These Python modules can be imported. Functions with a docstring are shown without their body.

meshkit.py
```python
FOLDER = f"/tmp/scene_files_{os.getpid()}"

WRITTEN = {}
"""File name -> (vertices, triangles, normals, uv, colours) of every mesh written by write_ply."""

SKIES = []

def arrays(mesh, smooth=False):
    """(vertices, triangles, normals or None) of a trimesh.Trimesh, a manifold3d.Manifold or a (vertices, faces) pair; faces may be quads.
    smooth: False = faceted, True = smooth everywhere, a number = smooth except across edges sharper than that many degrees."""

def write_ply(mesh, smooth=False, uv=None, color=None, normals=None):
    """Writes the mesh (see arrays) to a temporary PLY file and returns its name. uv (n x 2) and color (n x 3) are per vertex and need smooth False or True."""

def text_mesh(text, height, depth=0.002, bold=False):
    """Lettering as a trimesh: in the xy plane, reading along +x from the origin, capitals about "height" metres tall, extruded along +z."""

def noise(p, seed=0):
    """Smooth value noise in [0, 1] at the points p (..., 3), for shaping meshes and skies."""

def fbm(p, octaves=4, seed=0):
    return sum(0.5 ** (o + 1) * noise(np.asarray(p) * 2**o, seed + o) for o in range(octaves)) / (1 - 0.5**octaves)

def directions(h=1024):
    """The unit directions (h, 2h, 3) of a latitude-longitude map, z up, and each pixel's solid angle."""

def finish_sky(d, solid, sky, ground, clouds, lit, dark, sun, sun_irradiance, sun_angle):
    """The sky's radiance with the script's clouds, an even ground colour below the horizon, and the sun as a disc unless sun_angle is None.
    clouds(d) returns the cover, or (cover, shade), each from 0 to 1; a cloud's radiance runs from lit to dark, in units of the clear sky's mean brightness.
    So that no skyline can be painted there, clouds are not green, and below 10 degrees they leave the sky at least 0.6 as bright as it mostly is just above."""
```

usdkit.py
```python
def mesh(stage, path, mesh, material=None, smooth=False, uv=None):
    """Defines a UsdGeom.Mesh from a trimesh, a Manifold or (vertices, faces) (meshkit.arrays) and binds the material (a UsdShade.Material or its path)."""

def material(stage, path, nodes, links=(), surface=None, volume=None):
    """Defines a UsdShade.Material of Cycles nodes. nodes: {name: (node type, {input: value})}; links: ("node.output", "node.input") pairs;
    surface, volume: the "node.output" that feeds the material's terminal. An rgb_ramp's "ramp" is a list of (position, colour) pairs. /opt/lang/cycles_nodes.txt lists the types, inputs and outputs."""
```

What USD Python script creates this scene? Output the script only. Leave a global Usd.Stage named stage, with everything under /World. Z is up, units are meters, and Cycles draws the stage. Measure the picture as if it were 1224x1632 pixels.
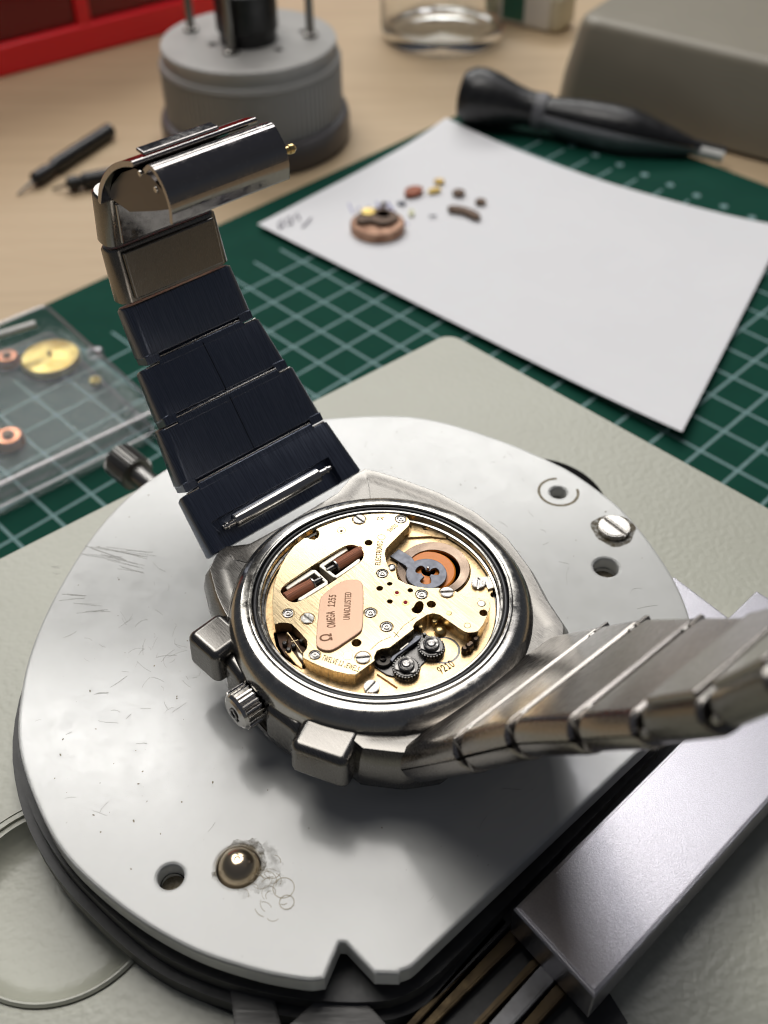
import math, random
import numpy as np, trimesh, manifold3d, usdkit, meshkit
from shapely.geometry import Polygon, Point, LineString, box as sbox
from shapely.ops import unary_union
from shapely import affinity
from pxr import Usd, UsdGeom, UsdLux, UsdShade, Gf, Sdf
rng = np.random.default_rng(7); random.seed(7)
stage = Usd.Stage.CreateInMemory()
UsdGeom.SetStageUpAxis(stage, UsdGeom.Tokens.z); UsdGeom.SetStageMetersPerUnit(stage, 1.0)
UsdGeom.Xform.Define(stage, '/World'); UsdGeom.Scope.Define(stage, '/World/Looks')
MM = 1e-3
# ------------------------------------------------------------------ camera (metres, z up, mat surface at z = 0)
RIGHT = np.array([0.99993623, -0.00789795, -0.00807181]); DOWN = np.array([-0.01129299, -0.69932263, -0.71471695]); FWD = np.array([0, 0.71476253, -0.69936723])
CAM = np.array([0, -0.15, 0.16649089]); FPX = 1700.62
cam = UsdGeom.Camera.Define(stage, '/World/camera')
m4 = Gf.Matrix4d(1.0)
for i, ax in enumerate((RIGHT, -DOWN, -FWD, CAM)):
    m4.SetRow(i, Gf.Vec4d(*map(float, ax), 1.0 if i == 3 else 0.0))
cam.AddTransformOp().Set(m4)
cam.CreateHorizontalApertureAttr(36.0); cam.CreateVerticalApertureAttr(48.0)
cam.CreateFocalLengthAttr(36.0 * FPX / 1224); cam.CreateClippingRangeAttr(Gf.Vec2f(0.005, 20))
cam.CreateFStopAttr(31.0); cam.CreateFocusDistanceAttr(0.142)
cam.CreateExposureAttr(0.30)
def spot(u, v, z):
    """The world point at height z that the photograph shows at pixel (u, v)."""
    d = (u - 612) / FPX * RIGHT + (v - 816) / FPX * DOWN + FWD
    return CAM + d * ((z - CAM[2]) / d[2])
# ------------------------------------------------------------------ light: a desk lamp, a ceiling light, dim room
def mk(name, nodes, links, surface='p.BSDF', volume=None):
    return usdkit.material(stage, '/World/Looks/' + name, nodes, links, surface=surface, volume=volume)
dome = UsdLux.DomeLight.Define(stage, '/World/room_light')
dm = mk('room_air', {'tc': ('texture_coordinate', {}), 's': ('separate_xyz', {}), 'r': ('rgb_ramp', {'ramp': [(0, (.10, .08, .06)), (.5, (.13, .125, .12)), (.62, (.09, .10, .12)), (.75, (.08, .085, .10)), (1, (.095, .10, .125))]}),
     'mr': ('map_range', {'from_min': -1.0, 'from_max': 1.0}), 'b': ('background_shader', {'strength': 0.5})},
     [('tc.generated', 's.vector'), ('s.z', 'mr.value'), ('mr.result', 'r.fac'), ('r.color', 'b.color')], surface='b.background')
UsdShade.MaterialBindingAPI.Apply(dome.GetPrim()).Bind(dm)
def area(name, pos, target, w, h, power, col):
    L = UsdLux.RectLight.Define(stage, '/World/' + name)
    pos, target = np.array(pos, float), np.array(target, float)
    z = pos - target; z /= np.linalg.norm(z); x = np.cross([0, 0, 1.0], z); x = x / np.linalg.norm(x) if np.linalg.norm(x) > 1e-6 else np.array([1.0, 0, 0]); y = np.cross(z, x)
    m = Gf.Matrix4d(1.0)
    for i, ax in enumerate((x, y, z, pos)):
        m.SetRow(i, Gf.Vec4d(*map(float, ax), 1.0 if i == 3 else 0.0))
    L.AddTransformOp().Set(m); L.CreateWidthAttr(w); L.CreateHeightAttr(h); L.CreateIntensityAttr(power); L.CreateColorAttr(Gf.Vec3f(*col)); L.CreateNormalizeAttr(False)
    return L
area('desk_lamp', (-.085, .175, .645), (0, -.05, .045), .42, .28, 3.9, (1.0, .965, .92))
area('ceiling_light', (-.35, 2.32, 1.9), (-.35, 2.3202, 0), 2.3, 1.0, 6.0, (1.0, .985, .955))
area('ceiling_light_near', (-.80, 1.20, 1.9), (-.80, 1.2002, 0), .75, .30, 10.0, (1.0, .98, .95))
area('ceiling_light_right', (.55, 1.02, 1.9), (.55, 1.0202, 0), .5, .30, 5.5, (1.0, .98, 1.0))

# ------------------------------------------------------------------ helpers
_used = {}
def fresh(parent, name):
    k = (parent, name); n = _used.get(k, -1) + 1; _used[k] = n
    return f'{parent}/{name}' if n == 0 else f'{parent}/{name}_{n:03d}'
def data(prim, label=None, cat=None, group=None, kind=None):
    for k, v in (('label', label), ('category', cat), ('group', group), ('kind', kind)):
        if v: prim.SetCustomDataByKey(k, v)
class Thing:
    def __init__(s, name, label, cat, loc=(0, 0, 0), rotz=0.0, group=None, kind=None):
        s.path = fresh('/World', name); s.loc = np.array(loc, float); s.rot = rotz
        x = UsdGeom.Xform.Define(stage, s.path); x.AddTranslateOp().Set(Gf.Vec3d(*map(float, s.loc))); x.AddRotateZOp().Set(math.degrees(rotz))
        s.prim = x.GetPrim(); data(s.prim, label, cat, group, kind)
    def local(s, P):
        c, t = math.cos(s.rot), math.sin(s.rot); q = np.asarray(P, float) - s.loc
        return np.stack([c * q[..., 0] + t * q[..., 1], -t * q[..., 0] + c * q[..., 1], q[..., 2]], -1)
    def add(s, name, mesh, mat, smooth=35, parent=None, world=False, label=None, kind=None):
        v, f = vf(mesh)
        if world: v = s.local(v)
        p = fresh(parent or s.path, name)
        g = usdkit.mesh(stage, p, trimesh.Trimesh(v, f, process=False), mat, smooth=smooth)
        data(g.GetPrim(), label, None, None, kind)
        return p
def single(name, mesh, mat, label=None, cat=None, group=None, kind=None, smooth=35):
    p = fresh('/World', name); g = usdkit.mesh(stage, p, trimesh.Trimesh(*vf(mesh), process=False), mat, smooth=smooth)
    data(g.GetPrim(), label, cat, group, kind); return p
def vf(m):
    if hasattr(m, 'to_mesh'):
        q = m.to_mesh(); return np.array(q.vert_properties[:, :3], float), np.array(q.tri_verts)
    if isinstance(m, tuple): return np.asarray(m[0], float), np.asarray(m[1], int)
    return np.array(m.vertices), np.array(m.faces)
def cat_(*ms):
    V, Fc, n = [], [], 0
    for m in ms:
        v, f = vf(m); V.append(v); Fc.append(f + n); n += len(v)
    return trimesh.Trimesh(np.vstack(V), np.vstack(Fc), process=False)
def xf(m, M=None, t=None, s=None):
    v, f = vf(m)
    if s is not None: v = v * s
    if M is not None: v = v @ np.asarray(M).T
    if t is not None: v = v + np.asarray(t)
    return trimesh.Trimesh(v, f, process=False)
def prism(poly, z0, z1):
    out = []
    for g in getattr(poly, 'geoms', [poly]):
        if g.area <= 0: continue
        m = trimesh.creation.extrude_polygon(g, z1 - z0, engine='earcut'); m.apply_translation([0, 0, z0]); out.append(m)
    return cat_(*out)
def rprism(poly, z0, z1, r=.1, n=3):
    """A prism with rounded top edges (stacked offsets)."""
    out = [prism(poly, z0, z1 - r)]
    for i in range(n):
        a0 = i / n * math.pi / 2; a1 = (i + 1) / n * math.pi / 2
        p = poly.buffer(-r * (1 - math.cos(a1)), join_style=1)
        if p.is_empty: break
        out.append(prism(p, z1 - r + r * math.sin(a0) - (1e-9 if i else 0), z1 - r + r * math.sin(a1)))
    return cat_(*out)
def loft(S, cap=True):
    S = np.asarray(S, float); n, k = S.shape[:2]; F = []
    for i in range(n - 1):
        for j in range(k):
            a, b, c, d = i * k + j, i * k + (j + 1) % k, (i + 1) * k + (j + 1) % k, (i + 1) * k + j
            F += [(a, b, c), (a, c, d)]
    V = S.reshape(-1, 3)
    if cap:
        V = np.vstack([V, S[0].mean(0), S[-1].mean(0)]); q = n * k
        for j in range(k):
            F.append((q, (j + 1) % k, j)); F.append((q + 1, (n - 1) * k + j, (n - 1) * k + (j + 1) % k))
    m = trimesh.Trimesh(V, np.array(F), process=False)
    if cap and m.volume < 0: m.invert()
    return m
def lathe(prof, n=96, closed=False):
    """prof: (r, z) pairs; outward surface if listed from the bottom up on the outside."""
    prof = np.asarray(prof, float); t = np.linspace(0, 2 * np.pi, n, endpoint=False)
    S = np.stack([np.stack([r * np.cos(t), r * np.sin(t), 0 * t + z], 1) for r, z in prof])
    if closed: S = np.concatenate([S, S[:1]])
    k = n; F = []
    for i in range(len(S) - 1):
        for j in range(k):
            a, b, c, d = i * k + j, i * k + (j + 1) % k, (i + 1) * k + (j + 1) % k, (i + 1) * k + j
            F += [(a, b, c), (a, c, d)]
    return trimesh.Trimesh(S.reshape(-1, 3), np.array(F), process=False)
def rbox(size, r, c=(0, 0, 0), M=None, seg=16):
    x, y, z = [max(s / 2 - r, 1e-6) for s in size]
    b = manifold3d.Manifold.batch_hull([manifold3d.Manifold.sphere(r, seg).translate((i * x, j * y, k * z)) for i in (-1, 1) for j in (-1, 1) for k in (-1, 1)])
    return xf(b, M, c)
def rotz(t):
    c, s = math.cos(t), math.sin(t); return np.array([[c, -s, 0], [s, c, 0], [0, 0, 1.0]])
def frame(axis):
    """Rotation whose z axis is `axis`."""
    z = np.asarray(axis, float); z = z / np.linalg.norm(z); u = np.array([0, 0, 1.0]) if abs(z[2]) < .9 else np.array([1.0, 0, 0])
    x = np.cross(u, z); x /= np.linalg.norm(x); return np.stack([x, np.cross(z, x), z], 1)
def rod(p, q, r, n=16, r2=None):
    p, q = np.asarray(p, float), np.asarray(q, float); L = np.linalg.norm(q - p); r2 = r if r2 is None else r2; t = np.linspace(0, 2 * np.pi, n, endpoint=False)
    S = [np.stack([a * np.cos(t), a * np.sin(t), 0 * t + z], 1) for a, z in ((r, 0), (r2, L))]
    return xf(loft(S), frame(q - p), p)
def tube(pts, r, n=8):
    pts = np.asarray(pts, float); t = np.linspace(0, 2 * np.pi, n, endpoint=False); S = []
    for i in range(len(pts)):
        d = pts[min(i + 1, len(pts) - 1)] - pts[max(i - 1, 0)]; Fm = frame(d)
        S.append(pts[i] + r * (np.cos(t)[:, None] * Fm[:, 0] + np.sin(t)[:, None] * Fm[:, 1]))
    return loft(S)
def spin(prof, p, axis, n=32):
    """Closed lathe about an axis: profile (r, h) from h low to high, capped at r = 0."""
    return xf(lathe([(1e-6, prof[0][1])] + list(prof) + [(1e-6, prof[-1][1])], n), frame(axis), p)
def smoothp(pts, it=2):
    P = np.asarray(pts, float)
    for _ in range(it):
        Q = np.roll(P, -1, 0); P = np.stack([.75 * P + .25 * Q, .25 * P + .75 * Q], 1).reshape(-1, 2)
    return P
def gear(r0, r1, n, duty=.5, soft=True):
    a = []
    for i in range(n):
        t = 2 * np.pi * i / n; d = 2 * np.pi / n
        for f, r in ((0, r0), (.18, r1), (.18 + duty * .64, r1), (.36 + duty * .64, r0)): a.append((r * math.cos(t + f * d), r * math.sin(t + f * d)))
    return Polygon(a)

# ------------------------------------------------------------------ materials
def M(name, color, metallic=0.0, rough=.5, vary=None, bump=None, brush=None, bevel=0.0, spec=.5, coat=0.0, trans=0.0, ior=1.5, roughvary=None, aniso=0.0, sss=0.0):
    """vary: (scale, colour2, contrast); bump: (scale, height m, detail); brush: (per-axis scale, height m, colour strength)."""
    N = {'p': ('principled_bsdf', {'base_color': color, 'metallic': metallic, 'roughness': rough, 'specular_ior_level': spec, 'coat_weight': coat, 'transmission_weight': trans, 'ior': ior, 'anisotropic': aniso}),
         'tc': ('texture_coordinate', {})}
    if sss: N['p'][1].update(subsurface_weight=sss, subsurface_scale=.001, subsurface_radius=(1.0, 1.0, 1.0))
    L = []
    col = None
    if vary:
        N['vn'] = ('noise_texture', {'scale': vary[0], 'detail': 4.0, 'roughness': .6}); N['vr'] = ('rgb_ramp', {'ramp': [(.5 - vary[2], color), (.5 + vary[2], vary[1])]})
        L += [('tc.object', 'vn.vector'), ('vn.fac', 'vr.fac')]; col = 'vr.color'
    nrm = None
    if bevel:
        N['bv'] = ('bevel', {'radius': bevel, 'samples': 4}); nrm = 'bv.bevel'
    if brush:
        N['bm'] = ('mapping', {'scale': brush[0]}); N['bn'] = ('noise_texture', {'scale': 1.0, 'detail': 3.0, 'roughness': .7})
        N['bb'] = ('bump', {'distance': brush[1], 'strength': 1.0})
        L += [('tc.object', 'bm.vector'), ('bm.vector', 'bn.vector'), ('bn.fac', 'bb.height')]
        if nrm: L.append((nrm, 'bb.normal'))
        nrm = 'bb.normal'
        N['br'] = ('map_range', {'from_min': .3, 'from_max': .7, 'to_min': max(rough - brush[2], .03), 'to_max': rough + brush[2]}); L += [('bn.fac', 'br.value'), ('br.result', 'p.roughness')]
    if bump:
        N['un'] = ('noise_texture', {'scale': bump[0], 'detail': bump[2], 'roughness': .55}); N['ub'] = ('bump', {'distance': bump[1], 'strength': 1.0})
        L += [('tc.object', 'un.vector'), ('un.fac', 'ub.height')]
        if nrm: L.append((nrm, 'ub.normal'))
        nrm = 'ub.normal'
    if roughvary and not brush:
        N['rn'] = ('noise_texture', {'scale': roughvary[0], 'detail': 5.0, 'roughness': .65}); N['rr'] = ('map_range', {'from_min': .35, 'from_max': .65, 'to_min': max(.02, rough - roughvary[1]), 'to_max': rough + roughvary[1]})
        L += [('tc.object', 'rn.vector'), ('rn.fac', 'rr.value'), ('rr.result', 'p.roughness')]
    if col: L.append((col, 'p.base_color'))
    if nrm: L.append((nrm, 'p.normal'))
    return mk(name, N, L)
steel_br = M('steel_brushed', (.22, .21, .195), 1, .25, brush=((14000, 500, 2500), 9e-7, .06), bevel=.00015)
steel_link = M('steel_link', (.165, .185, .235), 1, .32, brush=((9000, 220, 220), 4e-6, .10), bevel=.0002)
steel_side = M('steel_side', (.36, .335, .31), 1, .24, brush=((600, 6000, 6000), 1.5e-6, .07), bevel=.0002)
steel_po = M('steel_polished', (.58, .56, .53), 1, .11, bevel=.00008, roughvary=(900, .06), bump=(300, 2e-5, 3.0))
steel_cl = M('steel_clasp', (.34, .32, .31), 1, .13, bevel=.00012, roughvary=(700, .07), bump=(200, 1e-5, 2.0))
steel_dk = M('steel_dark', (.16, .155, .15), 1, .25, bevel=.00006, roughvary=(1500, .1))
screw_st = M('screw_steel', (.50, .48, .45), 1, .26, bevel=.00005, roughvary=(2500, .08))
gold = M('gilt_plate', (.88, .70, .43), 1, .21, brush=((9000, 250, 500), 8e-7, .05), bevel=.00006)
gold_dk = M('gilt_base', (.90, .66, .36), 1, .34, vary=(500, (.75, .52, .28), .2), bevel=.00005, roughvary=(1200, .08))
brass = M('brass', (.80, .60, .28), 1, .28, bevel=.00005, vary=(600, (.55, .38, .16), .2))
pinkm = M('rose_plate', (.74, .50, .36), .75, .55, bump=(9000, 8e-6, 2.0), bevel=.00005)
copper = M('copper_wire', (.85, .42, .27), .45, .28)
orange = M('orange_coil', (.95, .27, .012), 0, .3, brush=((3000, 3000, 300), 2e-6, .05), coat=.3)
creamm = M('cream_frame', (.80, .76, .64), .6, .32, bevel=.00005)
tang = M('engraving', (.05, .03, .012), 0, .9, spec=0.0)
ruby = M('ruby', (.35, .01, .03), 0, .12, coat=.5)
black_rub = M('black_rubber', (.015, .015, .017), 0, .33, bump=(3000, 6e-6, 2.0))
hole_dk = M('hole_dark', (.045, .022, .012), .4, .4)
grey_lever = M('grey_lever', (.14, .145, .165), 1, .46, bevel=.00005, roughvary=(1500, .08))
black_m = M('black_casting', (.028, .028, .028), 0, .5, vary=(300, (.05, .05, .048), .15), bump=(1400, 3e-5, 4.0))
alu = M('blasted_aluminium', (.40, .39, .42), 1, .29, vary=(6500, (.60, .59, .63), .28), bump=(6500, 2.2e-5, 2.0), bevel=.0003)
housing_m = M('hammered_paint', (.50, .505, .42), 0, .36, bump=(950, 8.5e-5, .8), vary=(40, (.46, .46, .38), .3))
disc_m = None
red_frame = M('red_plastic', (.92, .02, .03), 0, .35, bump=(600, 1e-5, 2.0))
red_win = M('red_window', (.20, .004, .008), 0, .22)
grey_pl = M('grey_plastic', (.33, .325, .31), 0, .45, bump=(900, 1e-5, 2.0))
grey_lt = M('grey_plastic_light', (.42, .41, .39), 0, .45, vary=(120, (.37, .36, .34), .2))
grey_dk = M('grey_plastic_dark', (.095, .088, .092), 0, .38)
beige = M('beige_enamel', (.29, .26, .20), 0, .42, vary=(60, (.26, .235, .18), .3), bump=(700, 8e-6, 2.0))
black_pl = M('black_plastic', (.012, .012, .013), 0, .35, roughvary=(300, .08))
grey_gr = M('graphite_plastic', (.13, .13, .14), 0, .45)
white_pl = M('white_plastic', (.75, .74, .70), 0, .35)
green_pr = M('green_print', (.03, .14, .09), 0, .5)
paper_m = M('paper', (.87, .87, .885), 0, .9, vary=(60, (.84, .84, .86), .3), bump=(1500, 6e-6, 4.0), spec=.2)
ink = M('pencil_ink', (.16, .15, .20), 0, .8)
ink_blue = M('blue_ink', (.38, .38, .62), 0, .8)
mat_m = M('mat_green', (.004, .050, .034), 0, .78, vary=(90, (.006, .064, .042), .3), bump=(4000, 1.2e-5, 2.0), spec=.10)
mat_line = M('mat_print', (.24, .37, .37), 0, .75, vary=(500, (.18, .30, .30), .2), spec=.12)
rusty = M('old_copper_part', (.46, .28, .19), .7, .42, vary=(420, (.20, .10, .06), .15), bump=(900, 2e-5, 3.0))
dark_part = M('dark_bronze_part', (.14, .09, .06), .7, .4, vary=(600, (.06, .04, .03), .2))
goldial = M('gilt_dial', (.80, .62, .22), 1, .38, vary=(160, (.42, .28, .08), .12), bump=(400, 2e-5, 3.0))
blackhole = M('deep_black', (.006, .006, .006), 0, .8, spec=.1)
stain = M('old_grease', (.16, .13, .08), 0, .7, vary=(2200, (.34, .30, .22), .15))
def smudge(name, col, scale, lo, hi, amount):
    return mk(name, {'tc': ('texture_coordinate', {}), 'n': ('noise_texture', {'scale': scale, 'detail': 6.0, 'roughness': .7}), 'mr': ('map_range', {'from_min': lo, 'from_max': hi, 'to_min': 0.0, 'to_max': amount, 'clamp': True}), 't': ('transparent_bsdf', {'color': (1, 1, 1)}), 'd': ('diffuse_bsdf', {'color': col}), 'm': ('mix_closure', {})},
        [('tc.object', 'n.vector'), ('n.fac', 'mr.value'), ('mr.result', 'm.fac'), ('t.BSDF', 'm.closure1'), ('d.BSDF', 'm.closure2')], surface='m.closure')
smear = smudge('grease_smear', (.14, .11, .06), 1000.0, .40, .68, .5); smear2 = smudge('faint_smear', (.24, .22, .16), 700.0, .44, .75, .30)
scr_m = M('scratch_grime', (.30, .29, .26), 0, .6, vary=(1500, (.55, .54, .50), .2))
glass_m = mk('clear_glass', {'p': ('principled_bsdf', {'base_color': (.95, .96, .95), 'roughness': .02, 'transmission_weight': 1.0, 'ior': 1.45})}, [])
clear_m = mk('clear_plastic', {'t': ('transparent_bsdf', {'color': (.93, .94, .94)}), 'g': ('glossy_bsdf', {'color': (.9, .9, .92), 'roughness': .06}), 'lw': ('layer_weight', {'blend': .5}), 'f': ('math', {'math_type': 'power', 'value2': 4.0}), 'f2': ('math', {'math_type': 'multiply_add', 'value2': .05, 'value3': .006}), 'm': ('mix_closure', {}), 'd': ('diffuse_bsdf', {'color': (.55, .55, .56)}), 'm2': ('mix_closure', {'fac': .01})},
     [('lw.facing', 'f.value1'), ('f.value', 'f2.value1'), ('f2.value', 'm.fac'), ('t.BSDF', 'm.closure1'), ('g.BSDF', 'm.closure2'), ('m.closure', 'm2.closure1'), ('d.BSDF', 'm2.closure2')], surface='m2.closure')
disc_m = mk('white_stage', {'tc': ('texture_coordinate', {}),
    'n1': ('noise_texture', {'scale': 45.0, 'detail': 5.0, 'roughness': .6}), 'r1': ('rgb_ramp', {'ramp': [(.3, (.655, .66, .63)), (.62, (.69, .695, .67))]}),
    'n2': ('noise_texture', {'scale': 1600.0, 'detail': 2.0}), 'r2': ('rgb_ramp', {'ramp': [(.0, (1, 1, 1)), (.74, (1, 1, 1)), (.80, (.55, .52, .47)), (1, (.4, .38, .33))]}),
    'mm': ('mix_color', {'blend_type': 'multiply', 'fac': .55}), 'n3': ('noise_texture', {'scale': 260.0, 'detail': 6.0, 'roughness': .7}), 'mr': ('map_range', {'from_min': .35, 'from_max': .65, 'to_min': .15, 'to_max': .21}),
    'b': ('bump', {'distance': 4e-6, 'strength': 1.0}), 'bv': ('bevel', {'radius': .0004}),
    'p': ('principled_bsdf', {'specular_ior_level': .75, 'subsurface_weight': .15, 'subsurface_scale': .001, 'subsurface_radius': (1.0, 1.0, .9)})},
    [('tc.object', 'n1.vector'), ('n1.fac', 'r1.fac'), ('tc.object', 'n2.vector'), ('n2.fac', 'r2.fac'), ('r1.color', 'mm.a'), ('r2.color', 'mm.b'), ('mm.result', 'p.base_color'), ('tc.object', 'n3.vector'), ('n3.fac', 'mr.value'), ('mr.result', 'p.roughness'),
     ('n3.fac', 'b.height'), ('bv.bevel', 'b.normal'), ('b.normal', 'p.normal')])
wood_m = mk('wood', {'tc': ('texture_coordinate', {}), 'mp': ('mapping', {'rotation': (0, 0, .55), 'scale': (7.0, 90.0, 7.0)}), 'n': ('noise_texture', {'scale': 2.2, 'detail': 6.0, 'roughness': .62, 'distortion': .5}),
    'r': ('rgb_ramp', {'ramp': [(.3, (.53, .39, .24)), (.55, (.585, .44, .275)), (.75, (.61, .465, .30))]}), 'b': ('bump', {'distance': 2e-5}), 'p': ('principled_bsdf', {'roughness': .5, 'specular_ior_level': .35})},
    [('tc.object', 'mp.vector'), ('mp.vector', 'n.vector'), ('n.fac', 'r.fac'), ('r.color', 'p.base_color'), ('n.fac', 'b.height'), ('b.normal', 'p.normal')])

# ------------------------------------------------------------------ the desk and the mat
single('desk_surface', trimesh.creation.box(extents=(1.6, 1.2, .02), transform=trimesh.transformations.translation_matrix((.05, .30, -.0122))), wood_m, kind='structure')
G0 = np.array([-.02310398, .12562651]); GI = np.array([-.71524, -.698879]) * .01; GJ = np.array([.698879, -.71524]) * .01
def grid(i, j): return G0 + GI * i + GJ * j
def gpoly(i0, i1, j0, j1): return Polygon([grid(i0, j0), grid(i0, j1), grid(i1, j1), grid(i1, j0)])
mat = Thing('cutting_mat', 'dark green cutting mat with pale centimetre grid under the paper', 'cutting mat', (*grid(0, 8), -.002))
mat.add('sheet', prism(gpoly(-13.6, 17, -3.45, 24.5).buffer(-.002).buffer(.002), -.002, 0), mat_m, world=True)
W = .038
lines = [gpoly(i - W, i + W, -1, 22) for i in range(-10, 16)] + [gpoly(-11, 15.9, j - W, j + W) for j in range(0, 23)]
dots = [Point(*grid(-11.45, j)).buffer(.0013, 6) for j in range(1, 22)]
mat.add('grid_print', prism(unary_union(lines + dots), 0.0, .00004), mat_line, world=True)
# ------------------------------------------------------------------ the sheet of paper, a little curled
NP = 48
pc = [np.array(p) for p in ((-.0375, .1445), (.0235, .2165), (.1205, .136), (.0705, .0425))]
uu = np.linspace(0, 1, NP); V = np.zeros((NP, NP, 3))
for i, s in enumerate(uu):
    for j, t in enumerate(uu):
        q = (1 - s) * ((1 - t) * pc[0] + t * pc[1]) + s * ((1 - t) * pc[3] + t * pc[2])
        bow = 4 * s * (1 - s)
        edge = (1 - t) ** 3 * .0016 + max(0, t - .7) ** 2 * .02 + s ** 6 * .0015
        q = q + np.array([-.5, -.62]) * .0075 * bow * t ** 3
        V[i, j] = (*q, .0003 + edge + .0004 * meshkit.noise(np.array([s * 4, t * 4, 0.])))
Fp = [(i * NP + j, (i + 1) * NP + j, (i + 1) * NP + j + 1, i * NP + j + 1) for i in range(NP - 1) for j in range(NP - 1)]
Fp = np.array(Fp)[:, ::-1]; Vt = V.reshape(-1, 3); n0 = len(Vt)
rim = [i * NP for i in range(NP)] + [(NP - 1) * NP + j for j in range(1, NP)] + [i * NP + NP - 1 for i in range(NP - 2, -1, -1)] + [j for j in range(NP - 2, 0, -1)]
side = [(rim[k], rim[(k + 1) % len(rim)], rim[(k + 1) % len(rim)] + n0, rim[k] + n0) for k in range(len(rim))]
q4 = np.vstack([Fp, Fp[:, ::-1] + n0, np.array(side)]); tri = np.vstack([q4[:, [0, 1, 2]], q4[:, [0, 2, 3]]])
pm = trimesh.Trimesh(np.vstack([Vt, Vt - [0, 0, .00012]]), tri, process=False)
if pm.volume < 0: pm.invert()
paper = Thing('paper_sheet', 'white sheet of paper with scribbled notes lying across the green mat', 'paper', (.04, .13, 0))
paper.add('sheet', pm, paper_m, smooth=True, world=True)
def stroke(pts, z, r=.00022): return tube([spot(u, v, z) for u, v in pts], r, 6)
paper.add('pencil_note', cat_(stroke([(443, 358), (450, 350), (452, 360), (446, 364), (443, 358)], .0023), stroke([(455, 352), (462, 345), (466, 356), (458, 358)], .0022), stroke([(468, 348), (474, 340), (478, 350)], .0022), stroke([(482, 362), (496, 347)], .0020)), ink, world=True, label='pencilled number near the corner of the sheet')
paper.add('ink_note', cat_(stroke([(556, 325), (563, 342), (572, 330), (580, 343), (588, 328), (596, 342), (604, 326), (612, 338), (622, 328)], .0012, .0003), stroke([(600, 322), (608, 332), (618, 322), (628, 336)], .0012, .0003), stroke([(630, 348), (652, 358)], .0011, .00025)), ink_blue, world=True, label='faint blue handwriting behind the copper movement')
# ------------------------------------------------------------------ the timing machine the watch lies on
ZB, ZD, TD = .037, .047, .0030           # housing top, stage plate top, stage plate thickness
mach = Thing('timing_machine', 'pale hammered-paint timing machine with a round white stage under the watch', 'instrument', (0, -.03, 0))
P0, P1, P2 = spot(-60, 912, ZB)[:2], spot(716, 524, ZB)[:2], spot(1290, 838, ZB)[:2]
d1 = (P0 - P1) / np.linalg.norm(P0 - P1); d2 = (P2 - P1) / np.linalg.norm(P2 - P1)
hp = Polygon([P1, P1 + d1 * .17, P1 + d1 * .17 + d2 * .19, P1 + d2 * .19]).buffer(-.004).buffer(.004, 12)
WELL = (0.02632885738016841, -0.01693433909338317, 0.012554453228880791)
pits = [spot(95, 1432, ZB)[:2], spot(912, 800, ZB)[:2]]
slot_px = [(1010, 1165), (1120, 1165), (1075, 1300), (905, 1480), (1000, 1632), (760, 1700), (560, 1700), (330, 1600), (600, 1540)]
slot = Polygon([spot(u, v, ZB)[:2] for u, v in slot_px])
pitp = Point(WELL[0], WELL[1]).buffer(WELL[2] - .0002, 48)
dish = Point(*pits[0]).buffer(.0128, 64)
top = cat_(rprism(hp.difference(dish), .001, ZB, .002, 4), prism(dish.buffer(.001), .001, ZB - .0042))
mach.add('housing', top, housing_m, world=True)
mach.add('dish', xf(lathe([(1e-6, -.0036), (.0092, -.0034), (.0110, -.0028), (.0121, -.0018), (.0127, -.0005), (.01285, .00001), (.0131, .00004), (.0134, -.0003)], 96), None, (*pits[0], ZB)), housing_m, world=True, label='shallow round dish in the housing at its lower left')
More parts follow.
